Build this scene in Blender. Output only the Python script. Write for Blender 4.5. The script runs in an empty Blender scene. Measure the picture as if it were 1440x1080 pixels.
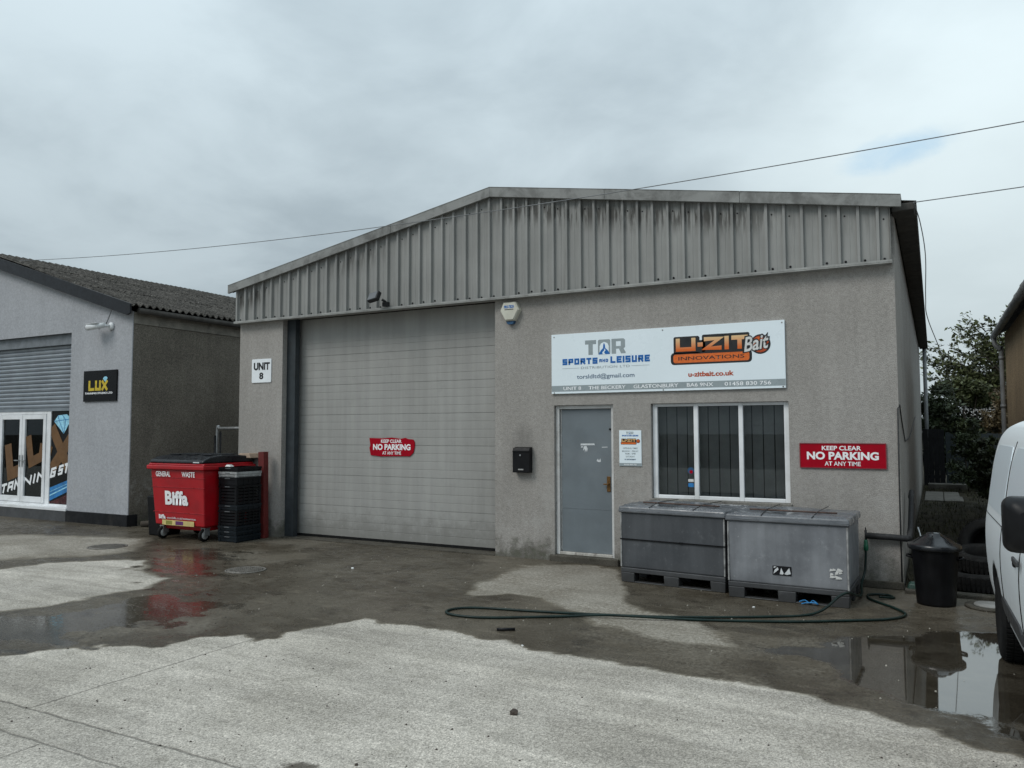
import bpy, bmesh, math, random
import numpy as np
from mathutils import Vector, Matrix
R = math.radians
random.seed(7)
rng = np.random.default_rng(11)
scene = bpy.context.scene
col = scene.collection

# ------------------------------------------------------------------ camera
cam_d = bpy.data.cameras.new('camera'); cam = bpy.data.objects.new('camera', cam_d); col.objects.link(cam)
cam_d.sensor_width = 36; cam_d.lens = 36 * 1.10167 / 1.44; cam_d.clip_start = .05; cam_d.clip_end = 3000
YAW, PITCH, ROLL = -0.4935845, 0.05896632, 0.002425
fwd = Vector((math.sin(YAW)*math.cos(PITCH), math.cos(YAW)*math.cos(PITCH), math.sin(PITCH)))
r0 = Vector((math.cos(YAW), -math.sin(YAW), 0)); d0 = fwd.cross(r0)
rt = math.cos(ROLL)*r0 + math.sin(ROLL)*d0; dn = -math.sin(ROLL)*r0 + math.cos(ROLL)*d0
cam.matrix_world = Matrix(((rt.x, -dn.x, -fwd.x, 0), (rt.y, -dn.y, -fwd.y, -9.643), (rt.z, -dn.z, -fwd.z, 1.75), (0, 0, 0, 1)))
scene.camera = cam

# ------------------------------------------------------------------ sky, sun, exposure
world = bpy.data.worlds.new('World'); scene.world = world; world.use_nodes = True
wt = world.node_tree; wt.nodes.clear()
def wn(t, **k):
    n = wt.nodes.new(t)
    for a, b in k.items(): setattr(n, a, b)
    return n
def wmath(op, a, b=None, c=None, clamp=False):
    n = wn('ShaderNodeMath', operation=op, use_clamp=clamp)
    for i, v in enumerate((a, b, c)):
        if v is None: continue
        if isinstance(v, (int, float)): n.inputs[i].default_value = v
        else: wt.links.new(v, n.inputs[i])
    return n.outputs[0]
def wmix(fac, a, b):
    n = wn('ShaderNodeMix', data_type='RGBA')
    for s, v in ((0, fac), (6, a), (7, b)):
        if isinstance(v, (int, float)): n.inputs[s].default_value = v
        elif isinstance(v, tuple): n.inputs[s].default_value = (*v, 1)
        else: wt.links.new(v, n.inputs[s])
    return n.outputs[2]
SUN_EL, SUN_DIR = 46, Vector((-.45, -.75, 0)).normalized()
sky = wn('ShaderNodeTexSky', sky_type='NISHITA', sun_disc=False)
sky.sun_elevation = R(SUN_EL); sky.sun_rotation = math.atan2(SUN_DIR.x, SUN_DIR.y)
tc = wn('ShaderNodeTexCoord'); sep = wn('ShaderNodeSeparateXYZ'); wt.links.new(tc.outputs['Generated'], sep.inputs[0])
dx, dy, dz = sep.outputs
el = wmath('MAXIMUM', dz, 0.0)
den = wmath('ADD', el, .22)
cmb = wn('ShaderNodeCombineXYZ'); wt.links.new(wmath('DIVIDE', dx, den), cmb.inputs[0]); wt.links.new(wmath('DIVIDE', dy, den), cmb.inputs[1])
def wnoise(scale, detail, rough=.55, dist=0):
    n = wn('ShaderNodeTexNoise'); n.inputs['Scale'].default_value = scale; n.inputs['Detail'].default_value = detail
    n.inputs['Roughness'].default_value = rough; n.inputs['Distortion'].default_value = dist
    wt.links.new(cmb.outputs[0], n.inputs['Vector']); return n.outputs[0]
def wrange(v, a, b, c, d):
    n = wn('ShaderNodeMapRange', interpolation_type='SMOOTHSTEP'); wt.links.new(v, n.inputs[0])
    for i, q in enumerate((a, b, c, d)): n.inputs[i+1].default_value = q
    return n.outputs[0]
def wdot(v):
    n = wn('ShaderNodeVectorMath', operation='DOT_PRODUCT'); wt.links.new(tc.outputs['Generated'], n.inputs[0])
    n.inputs[1].default_value = Vector(v).normalized(); return n.outputs['Value']
big = wnoise(.75, 6, .5, .4); fine = wnoise(2.3, 8, .55, .3)
cl = wmath('ADD', wmath('MULTIPLY', big, .6), wmath('MULTIPLY', fine, .4))
cloud = wmix(wrange(cl, .38, .62, 0, 1), (.338, .408, .452), (.486, .572, .618))
right_glow = wrange(wmath('ADD', wdot((.10, 1, .17)), wmath('MULTIPLY', wmath('SUBTRACT', big, .5), .10)), .90, 1.0, 0, 1)
cloud = wmix(wmath('MULTIPLY', right_glow, .62), cloud, (.74, .845, .87))
skyb = wn('ShaderNodeVectorMath', operation='SCALE'); wt.links.new(sky.outputs[0], skyb.inputs[0]); skyb.inputs['Scale'].default_value = .15
GAPV = (fwd + rt*((1262-720)/1101.67) - dn*((540-212)/1101.67)).normalized()
GH = GAPV.cross(Vector((0, 0, 1))).normalized(); GV = GH.cross(GAPV).normalized()
ga = wmath('DIVIDE', wdot(GH), .05); gb = wmath('DIVIDE', wmath('SUBTRACT', wdot(GV), wmath('MULTIPLY', wdot(GH), .18)), .017)
gd = wmath('ADD', wmath('ADD', wmath('MULTIPLY', ga, ga), wmath('MULTIPLY', gb, gb)), wmath('MULTIPLY', wmath('SUBTRACT', wnoise(9, 8, .65, .5), .5), 2.6))
gap = wmath('MULTIPLY', wrange(gd, -.7, 2.0, .6, 0), wrange(wdot(GAPV), .9, .95, 0, 1))
skyc = wmix(gap, cloud, wmix(.35, (.33, .56, .72), skyb.outputs[0]))
lum = wmath('ADD', .74, wmath('MULTIPLY', el, 1.3))
sc_ = wn('ShaderNodeVectorMath', operation='SCALE'); wt.links.new(skyc, sc_.inputs[0]); wt.links.new(lum, sc_.inputs['Scale'])
bg = wn('ShaderNodeBackground'); wt.links.new(sc_.outputs[0], bg.inputs[0]); bg.inputs[1].default_value = 1.0
out = wn('ShaderNodeOutputWorld'); wt.links.new(bg.outputs[0], out.inputs[0])

sun_d = bpy.data.lights.new('sun', 'SUN'); sun_d.energy = 1.3; sun_d.angle = R(25); sun_d.color = (1, .965, .92)
sun = bpy.data.objects.new('sun', sun_d); col.objects.link(sun)
sv = SUN_DIR * math.cos(R(SUN_EL)) + Vector((0, 0, math.sin(R(SUN_EL))))
sun.rotation_euler = sv.to_track_quat('Z', 'Y').to_euler(); sun.location = (-6, -12, 14)
vs = scene.view_settings; vs.view_transform = 'Standard'; vs.look = 'None'; vs.exposure = .1; vs.gamma = 1; vs.use_curve_mapping = False
scene.cycles.max_bounces = 6

# ------------------------------------------------------------------ node materials
class T:
    def __init__(s, name):
        s.m = bpy.data.materials.new(name); s.m.use_nodes = True; s.t = s.m.node_tree; s.t.nodes.clear()
        s.out = s.t.nodes.new('ShaderNodeOutputMaterial'); s.b = s.t.nodes.new('ShaderNodeBsdfPrincipled')
        s.t.links.new(s.b.outputs[0], s.out.inputs[0]); s._c = None
    def put(s, sock, v):
        if isinstance(v, (int, float)): sock.default_value = v
        elif isinstance(v, tuple): sock.default_value = (*v, 1) if len(v) == 3 and sock.type == 'RGBA' else v
        else: s.t.links.new(v, sock)
    def co(s):
        if s._c is None: s._c = s.t.nodes.new('ShaderNodeTexCoord').outputs['Object']
        return s._c
    def vec(s, scale):
        n = s.t.nodes.new('ShaderNodeMapping'); s.t.links.new(s.co(), n.inputs[0]); n.inputs['Scale'].default_value = scale; return n.outputs[0]
    def noise(s, scale, detail=4, rough=.55, vec=None, dist=0):
        n = s.t.nodes.new('ShaderNodeTexNoise'); s.t.links.new(s.vec(vec) if vec else s.co(), n.inputs['Vector'])
        for k, v in (('Scale', scale), ('Detail', detail), ('Roughness', rough), ('Distortion', dist)): n.inputs[k].default_value = v
        return n.outputs[0]
    def voro(s, scale, out=0, vec=None, feature='F1'):
        n = s.t.nodes.new('ShaderNodeTexVoronoi'); n.feature = feature; s.t.links.new(s.vec(vec) if vec else s.co(), n.inputs['Vector']); n.inputs['Scale'].default_value = scale
        return n.outputs[out]
    def math(s, op, a, b=0., c=None, clamp=False):
        n = s.t.nodes.new('ShaderNodeMath'); n.operation = op; n.use_clamp = clamp; s.put(n.inputs[0], a); s.put(n.inputs[1], b)
        if c is not None: s.put(n.inputs[2], c)
        return n.outputs[0]
    def rng(s, v, a, b, c=0., d=1., smooth=True):
        n = s.t.nodes.new('ShaderNodeMapRange'); n.interpolation_type = 'SMOOTHSTEP' if smooth else 'LINEAR'; s.put(n.inputs[0], v)
        for i, q in enumerate((a, b, c, d)): s.put(n.inputs[i+1], q)
        return n.outputs[0]
    def mix(s, f, a, b, mode='MIX'):
        n = s.t.nodes.new('ShaderNodeMix'); n.data_type = 'RGBA'; n.blend_type = mode; s.put(n.inputs[0], f); s.put(n.inputs[6], a); s.put(n.inputs[7], b); return n.outputs[2]
    def scale(s, c, v):
        n = s.t.nodes.new('ShaderNodeVectorMath'); n.operation = 'SCALE'; s.put(n.inputs[0], c); s.put(n.inputs['Scale'], v); return n.outputs[0]
    def xyz(s):
        n = s.t.nodes.new('ShaderNodeSeparateXYZ'); s.t.links.new(s.co(), n.inputs[0]); return n.outputs
    def attr(s, name):
        n = s.t.nodes.new('ShaderNodeAttribute'); n.attribute_name = name; return n.outputs['Fac']
    def bump(s, h, strength=.5, dist=.01):
        n = s.t.nodes.new('ShaderNodeBump'); s.put(n.inputs['Strength'], strength); n.inputs['Distance'].default_value = dist; s.put(n.inputs['Height'], h)
        s.t.links.new(n.outputs[0], s.b.inputs['Normal']); return n
    def set(s, color=None, rough=None, metal=None, spec=None, **k):
        for key, v in (('Base Color', color), ('Roughness', rough), ('Metallic', metal), ('Specular IOR Level', spec)):
            if v is not None: s.put(s.b.inputs[key], v)
        for key, v in k.items(): s.put(s.b.inputs[key], v)
        return s.m

def simple(name, c, rough=.5, metal=0., var=.18, nscale=6., grain=0., gscale=150., bump=0., spec=.5, dirt=0., dirt_c=(.05, .045, .04), rvar=.1):
    t = T(name)
    v = t.rng(t.noise(nscale, 5), .3, .7, 1-var, 1+var)
    c0 = t.scale(c, v)
    if dirt:
        c0 = t.mix(t.math('MULTIPLY', t.rng(t.noise(nscale*.55, 8, .65, dist=.6), .48, .72), dirt), c0, dirt_c)
    if grain: c0 = t.scale(c0, t.rng(t.noise(gscale, 2), .3, .7, 1-grain, 1+grain))
    t.set(c0, t.rng(t.noise(nscale*2.3, 4), .3, .7, max(.02, rough-rvar), min(1, rough+rvar)), metal, spec)
    if bump: t.bump(t.noise(gscale, 3), bump, .004)
    return t.m

def render_wall(name, c, c2, base_h=.5, grain=.2, gscale=85, moss=(.05, .055, .03), bstr=.5, streak=.045, unit=False):
    t = T(name); x, y, z = t.xyz()
    base = t.mix(t.rng(t.noise(.9, 6, .6), .35, .65), c, c2)
    base = t.scale(base, t.rng(t.noise(3.4, 5, .6, vec=(1.6, 1.6, .22)), .3, .7, 1-streak, 1+streak))
    base = t.scale(base, t.rng(t.noise(22, 4, .7), .3, .7, .9, 1.1))
    sp = t.noise(gscale*1.6, 2, .6)
    base = t.scale(base, t.rng(sp, .3, .7, 1-grain, 1+grain))
    pit = t.rng(t.voro(gscale), 0, .45, .62, 1.0)
    base = t.scale(base, pit)
    damp = t.math('MULTIPLY', t.rng(t.math('ADD', z, t.math('MULTIPLY', t.math('SUBTRACT', t.noise(5, 6, .65), .5), 1.1)), base_h, .0, 0, 1), .75)
    base = t.mix(damp, base, t.mix(t.rng(t.noise(9, 5), .4, .6), moss, (.085, .078, .065)))
    # pale lime bloom just above the damp line
    bl = t.math('MULTIPLY', t.rng(z, .25, .5, 0, 1), t.rng(z, .6, 1.05, 1, 0))
    bl = t.math('MULTIPLY', bl, t.rng(t.noise(7, 7, .7), .5, .72, 0, .5))
    base = t.mix(bl, base, (.46, .45, .43))
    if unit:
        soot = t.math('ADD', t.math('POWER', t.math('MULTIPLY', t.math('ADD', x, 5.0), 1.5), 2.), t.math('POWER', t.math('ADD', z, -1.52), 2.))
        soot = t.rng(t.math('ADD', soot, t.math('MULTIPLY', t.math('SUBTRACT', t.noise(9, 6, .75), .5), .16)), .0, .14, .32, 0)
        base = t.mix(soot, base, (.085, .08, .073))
        run = t.math('MULTIPLY', t.rng(t.noise(3.1, 6, .65, vec=(3.2, 1, .12)), .53, .72, 0, .25), t.rng(t.noise(.8, 3), .42, .62))
        base = t.mix(run, base, (.15, .14, .125))
        pale = t.math('MULTIPLY', t.rng(t.noise(1.6, 7, .7, dist=.6), .57, .66, 0, .3), t.rng(z, 2.2, .6))
        base = t.mix(pale, base, (.43, .42, .40))
        speck = t.math('MULTIPLY', t.rng(t.noise(55, 3, .7), .6, .68), t.rng(z, .75, .0, 0, .8))
        base = t.mix(speck, base, (.04, .04, .03))
    t.set(base, .92, 0., .25)
    h = t.math('ADD', t.math('MULTIPLY', t.voro(gscale), .7), t.noise(gscale*2.2, 3))
    t.bump(h, bstr, .009)
    return t.m

M = {}
M['render'] = render_wall('grey roughcast render', (.318, .299, .276), (.356, .336, .313), base_h=.36, unit=True)
M['studio_render'] = render_wall('painted studio render', (.375, .383, .402), (.40, .408, .428), base_h=.05, grain=.14, streak=.03)
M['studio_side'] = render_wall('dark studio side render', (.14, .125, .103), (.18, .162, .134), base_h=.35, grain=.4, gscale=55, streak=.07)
M['pebble'] = render_wall('brown pebbledash', (.27, .2, .125), (.33, .245, .15), base_h=.3, grain=.5, gscale=55, streak=.1)
M['concrete'] = simple('pale cast concrete', (.2, .19, .17), .9, grain=.25, gscale=90, bump=.4, dirt=.8)
M['concrete_wet'] = simple('mossy wet concrete', (.075, .068, .055), .75, grain=.3, gscale=80, bump=.4, dirt=.9, dirt_c=(.02, .02, .012), spec=.25)
M['dark_steel'] = simple('dark slate paint', (.033, .040, .045), .5, dirt=.2, spec=.3)
M['black'] = simple('black plastic', (.006, .006, .007), .42, var=.3, spec=.22)
M['black_matt'] = simple('black matt paint', (.009, .0095, .011), .6, var=.3, spec=.2)
M['rubber'] = simple('tyre rubber', (.007, .007, .007), .8, var=.3, nscale=14, dirt=.3, dirt_c=(.02, .018, .015), spec=.2)
M['white_pvc'] = simple('white plastic frame', (.76, .77, .78), .38, var=.07, nscale=4, dirt=.35, dirt_c=(.42, .41, .38))
M['white_paint'] = simple('weathered white paint', (.6, .6, .59), .55, var=.08, nscale=5, dirt=.55, dirt_c=(.3, .28, .25))
M['sign_white'] = simple('sign panel', (.78, .86, .90), .35, var=.02, nscale=1.3)
M['sign_edge'] = simple('sign edge', (.5, .53, .55), .4)
M['sign_red'] = simple('sign red', (.34, .003, .014), .5, var=.06, spec=.08)
M['sign_grey'] = simple('sign grey', (.29, .335, .35), .35, var=.05)
M['sign_blue'] = simple('sign blue', (.006, .12, .40), .35, var=.05)
M['sign_navy'] = simple('sign navy', (.02, .075, .16), .35, var=.05)
M['text_white'] = simple('white lettering', (.86, .87, .88), .4, var=.03)
M['text_black'] = simple('black lettering', (.012, .012, .013), .4, var=.05)
M['orange'] = simple('orange print', (.68, .14, .02), .35, var=.12, nscale=30)
M['orange_deep'] = simple('burnt orange print', (.45, .065, .012), .35, var=.15, nscale=20)
M['gold_print'] = simple('pale gold print', (.72, .42, .17), .35, var=.1, nscale=20)
M['silver_print'] = simple('silver print', (.62, .62, .6), .35, var=.1, nscale=20)
M['lux_gold'] = simple('gold lettering', (.55, .4, .02), .35, var=.2, nscale=18)
M['lux_brown'] = simple('bronze window film', (.135, .062, .016), .5, var=.15, nscale=6)
M['film_blue'] = simple('blue window film', (.02, .17, .42), .45, var=.25, nscale=8)
M['film_pale'] = simple('pale blue window film', (.3, .62, .78), .45, var=.25, nscale=12)
M['film_black'] = simple('black window film', (.004, .004, .0045), .35, var=.2, spec=.2)
M['film_red'] = simple('dark red window film', (.05, .006, .007), .3, var=.4)
M['bin_red'] = simple('red bin plastic', (.37, .004, .010), .4, var=.12, nscale=3, dirt=.28, dirt_c=(.12, .012, .012))
M['bin_lid'] = simple('bin lid plastic', (.012, .013, .016), .33, var=.25, dirt=.3, dirt_c=(.05, .05, .05), spec=.35)
M['post_red'] = simple('red oxide paint', (.13, .014, .012), .6, var=.2, nscale=7, dirt=.35, dirt_c=(.05, .02, .015))
M['galv'] = simple('galvanised steel', (.38, .39, .39), .42, .7, var=.2, nscale=12, dirt=.3, dirt_c=(.16, .14, .12))
M['wheel_grey'] = simple('castor grey', (.32, .32, .31), .5, dirt=.5)
M['hose'] = simple('green hose', (.006, .018, .015), .4, var=.3, spec=.3)
M['hose_green'] = simple('hose connector green', (.01, .12, .06), .4)
M['cable'] = simple('black cable', (.02, .02, .021), .6)
M['cable_grey'] = simple('grey cable', (.16, .165, .17), .6)
M['lag'] = simple('pipe lagging', (.016, .016, .017), .75, var=.3, nscale=20, grain=.3)
M['door_paint'] = simple('slate blue door paint', (.142, .166, .182), .5, var=.1, nscale=2.5, dirt=.25, dirt_c=(.19, .205, .215))
M['brass'] = simple('aged brass', (.15, .075, .02), .5, .5, var=.3, nscale=40)
M['paper'] = simple('torn paper', (.6, .62, .63), .8, var=.1, nscale=30)
M['wood'] = simple('weathered wood', (.1, .075, .05), .8, var=.35, nscale=8)
M['tan'] = simple('tan cardboard', (.3, .22, .16), .8)
M['rust'] = simple('rusted bar', (.075, .045, .035), .75, var=.4, nscale=20)
M['gutter'] = simple('dark roof edge', (.045, .042, .037), .8, var=.3, nscale=5, dirt=.5)
M['gutter_grey'] = simple('grey gutter plastic', (.2, .21, .215), .5, var=.12, dirt=.3)
M['plinth'] = simple('black plinth paint', (.011, .0115, .013), .6, var=.3, dirt=.35, dirt_c=(.05, .047, .04), spec=.2)
M['fascia'] = simple('black fascia board', (.014, .015, .018), .45, var=.15, spec=.3)
M['shutter'] = simple('steel shutter', (.25, .275, .30), .4, .45, var=.12, nscale=3)
M['cctv_white'] = simple('white camera plastic', (.7, .72, .73), .35, var=.05)
M['alarm'] = simple('cream alarm plastic', (.55, .54, .46), .4, var=.08, dirt=.3, dirt_c=(.35, .3, .2))
M['flood'] = simple('floodlight body', (.018, .018, .019), .5, spec=.3)
M['glassface'] = simple('lamp glass', (.09, .09, .095), .12)
M['white_van'] = simple('white vehicle paint', (.80, .84, .86), .3, var=.01, nscale=.8, rvar=.0)
M['van_dark'] = simple('dark grey trim plastic', (.035, .036, .038), .55)
M['car_glass'] = simple('dark vehicle glass', (.012, .014, .016), .06, spec=.8)
M['lamp_clear'] = simple('headlamp lens', (.45, .47, .48), .12, spec=.8)
M['lamp_red'] = simple('tail lamp lens', (.25, .01, .01), .15)
M['hub'] = simple('wheel cover silver', (.25, .26, .265), .4, .5, dirt=.4)
M['fence'] = simple('dark blue fence paint', (.018, .027, .031), .7, var=.25, nscale=4)
M['slab'] = simple('paving slab', (.13, .122, .105), .9, var=.2, nscale=5, grain=.2, dirt=.5)
M['bark'] = simple('bark', (.05, .04, .03), .9, var=.3, nscale=10)
M['soil'] = simple('leaf litter soil', (.03, .026, .016), .95, var=.5, nscale=5, grain=.5, gscale=60, bump=.8, spec=.15)
M['grass'] = simple('rough grass', (.034, .034, .012), .8, var=.5, nscale=3)
M['leaf_dark'] = simple('dark leaves', (.03, .043, .016), .6, var=.6, nscale=3.5)
M['leaf_mid'] = simple('olive leaves', (.078, .092, .034), .6, var=.5, nscale=3)
M['leaf_brown'] = simple('autumn leaves', (.085, .062, .028), .6, var=.5, nscale=3)
M['blue_cord'] = simple('blue twine', (.03, .22, .5), .6)
M['stone'] = simple('dirt clod', (.05, .038, .03), .9, var=.4, nscale=40, bump=.8)
M['litter'] = simple('white litter', (.7, .7, .68), .7)
M['iron'] = simple('cast iron cover', (.16, .148, .13), .6, .3, var=.3, nscale=30, dirt=.4)
M['interior'] = simple('dim interior', (.05, .05, .05), .8)
M['blind'] = simple('grey vertical blind', (.27, .29, .288), .7, var=.12, nscale=4)

def mat_glass(name, tint=.55, refl=.06):
    t = T(name); t.t.nodes.remove(t.b)
    tr = t.t.nodes.new('ShaderNodeBsdfTransparent'); tr.inputs[0].default_value = (tint, tint, tint, 1)
    gl = t.t.nodes.new('ShaderNodeBsdfGlossy'); gl.inputs['Roughness'].default_value = .015; gl.inputs[0].default_value = (.9, .95, .95, 1)
    fr = t.t.nodes.new('ShaderNodeFresnel'); fr.inputs[0].default_value = 1.42
    mx = t.t.nodes.new('ShaderNodeMixShader'); t.put(mx.inputs[0], t.math('ADD', fr.outputs[0], refl, clamp=True))
    t.t.links.new(tr.outputs[0], mx.inputs[1]); t.t.links.new(gl.outputs[0], mx.inputs[2]); t.t.links.new(mx.outputs[0], t.out.inputs[0])
    return t.m
M['glass'] = mat_glass('window glass', .8, .0)
M['glass_dark'] = mat_glass('shaded window glass', .45, -.012)

def mat_cladding():
    t = T('weathered steel cladding'); x, y, z = t.xyz()
    d = t.attr('top_drop'); pan = t.attr('pan')
    c = t.mix(t.rng(t.noise(1.2, 5), .35, .65), (.25, .25, .238), (.285, .285, .272))
    c = t.scale(c, t.rng(t.noise(5, 4, .6, vec=(2.2, 2.2, .2)), .3, .7, .93, 1.06))
    st = t.noise(4.2, 6, .6, vec=(5.5, 1, .55))                       # run marks below the flashing
    reg = t.math('ADD', t.math('MULTIPLY', t.rng(x, -5.9, -4.9), t.rng(x, -2.4, -1.2, 1, .12)), t.math('ADD', t.rng(x, -9.6, -10.1), t.math('MULTIPLY', t.rng(x, -8.7, -8.2), t.rng(x, -7.6, -7.2, .55, 0))), clamp=True)
    edge = t.math('MULTIPLY', t.rng(d, .12, .28, .3, 1), t.rng(d, .28, .62, 1, 0))
    k = t.math('MULTIPLY', t.math('MULTIPLY', t.rng(st, .40, .58), edge), t.math('ADD', .10, reg), clamp=True)
    k = t.math('MULTIPLY', k, pan)
    c = t.mix(k, c, (.062, .06, .053))
    k2 = t.math('MULTIPLY', t.rng(t.noise(2.5, 6, .65, vec=(4, 1, .25)), .55, .75), .35)
    c = t.mix(k2, c, (.11, .11, .1))
    t.set(c, t.rng(t.noise(4, 3), .3, .7, .45, .65), 0., .4)
    return t.m
M['cladding'] = mat_cladding()
def mat_flash():
    t = T('weathered flashing')
    c = t.mix(t.rng(t.noise(2.2, 7, .7, dist=.5), .42, .68), (.25, .253, .243), (.12, .12, .113))
    c = t.mix(t.rng(t.noise(7, 6, .7), .56, .7, 0, .6), c, (.3, .3, .28))
    t.set(c, .6, 0., .4); return t.m
M['flashing'] = mat_flash()
def mat_roller():
    t = T('roller door paint'); x, y, z = t.xyz()
    c = t.mix(t.rng(t.noise(1.1, 5), .35, .65), (.305, .30, .283), (.332, .327, .31))
    c = t.scale(c, t.rng(t.noise(3, 5, .6, vec=(2.6, 1, .14)), .3, .7, .92, 1.06))
    sm = t.math('MULTIPLY', t.rng(t.noise(3.4, 7, .68),   .52, .72), .2)
    c = t.mix(sm, c, (.17, .17, .16))
    lo = t.math('MULTIPLY', t.rng(t.math('ADD', z, t.math('MULTIPLY', t.math('SUBTRACT', t.noise(6, 6, .7), .5), .9)), .55, .1, 0, 1), .5)
    c = t.mix(lo, c, (.135, .13, .115))
    sc = t.math('MULTIPLY', t.rng(t.noise(14, 6, .7, vec=(1, 1, 1.8)), .64, .7), t.rng(z, .2, .7, .6, .08))
    c = t.mix(sc, c, (.46, .46, .45))
    t.set(c, .5, 0., .4); return t.m
M['roller'] = mat_roller()
def mat_pallet(name, c, c2, scuff):
    t = T(name); x, y, z = t.xyz()
    k = t.mix(t.rng(t.noise(1.9, 6, .6), .35, .65), c, c2)
    k = t.scale(k, t.rng(t.noise(4, 5, .6, vec=(2.4, 2.4, .2)), .3, .7, .9, 1.1))
    k = t.mix(t.math('MULTIPLY', t.rng(t.noise(6, 8, .75), .55, .72), scuff), k, (.42, .43, .44))
    k = t.mix(t.math('MULTIPLY', t.rng(t.noise(40, 3, .6), .66, .74), scuff), k, (.5, .5, .5))
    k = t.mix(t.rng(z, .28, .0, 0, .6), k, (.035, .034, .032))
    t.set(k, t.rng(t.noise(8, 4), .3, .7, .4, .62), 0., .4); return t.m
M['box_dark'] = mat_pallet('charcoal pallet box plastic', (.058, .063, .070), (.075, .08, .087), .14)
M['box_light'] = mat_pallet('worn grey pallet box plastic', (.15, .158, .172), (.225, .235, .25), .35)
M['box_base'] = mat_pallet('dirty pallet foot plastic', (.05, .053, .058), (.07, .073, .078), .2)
def mat_lid():
    t = T('wet plastic lid'); k = t.mix(t.rng(t.noise(3, 5, .6), .4, .65), (.095, .102, .112), (.14, .147, .158))
    t.set(k, t.rng(t.noise(5, 4), .35, .65, .12, .5), 0., .5); t.bump(t.noise(7, 4), .2, .02); return t.m
M['box_lid'] = mat_lid()
def mat_asbestos():
    t = T('mossy fibre cement'); c = t.mix(t.rng(t.noise(3.5, 7, .7), .38, .64), (.05, .046, .040), (.115, .106, .094))
    c = t.mix(t.rng(t.noise(26, 5, .7), .46, .58, 0, .9), c, (.014, .0135, .011))
    c = t.mix(t.rng(t.noise(11, 5, .7), .64, .72, 0, .8), c, (.36, .35, .32))
    t.set(c, .95, 0., .2); t.bump(t.noise(45, 4, .7), .8, .02); return t.m
M['asbestos'] = mat_asbestos()

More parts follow.
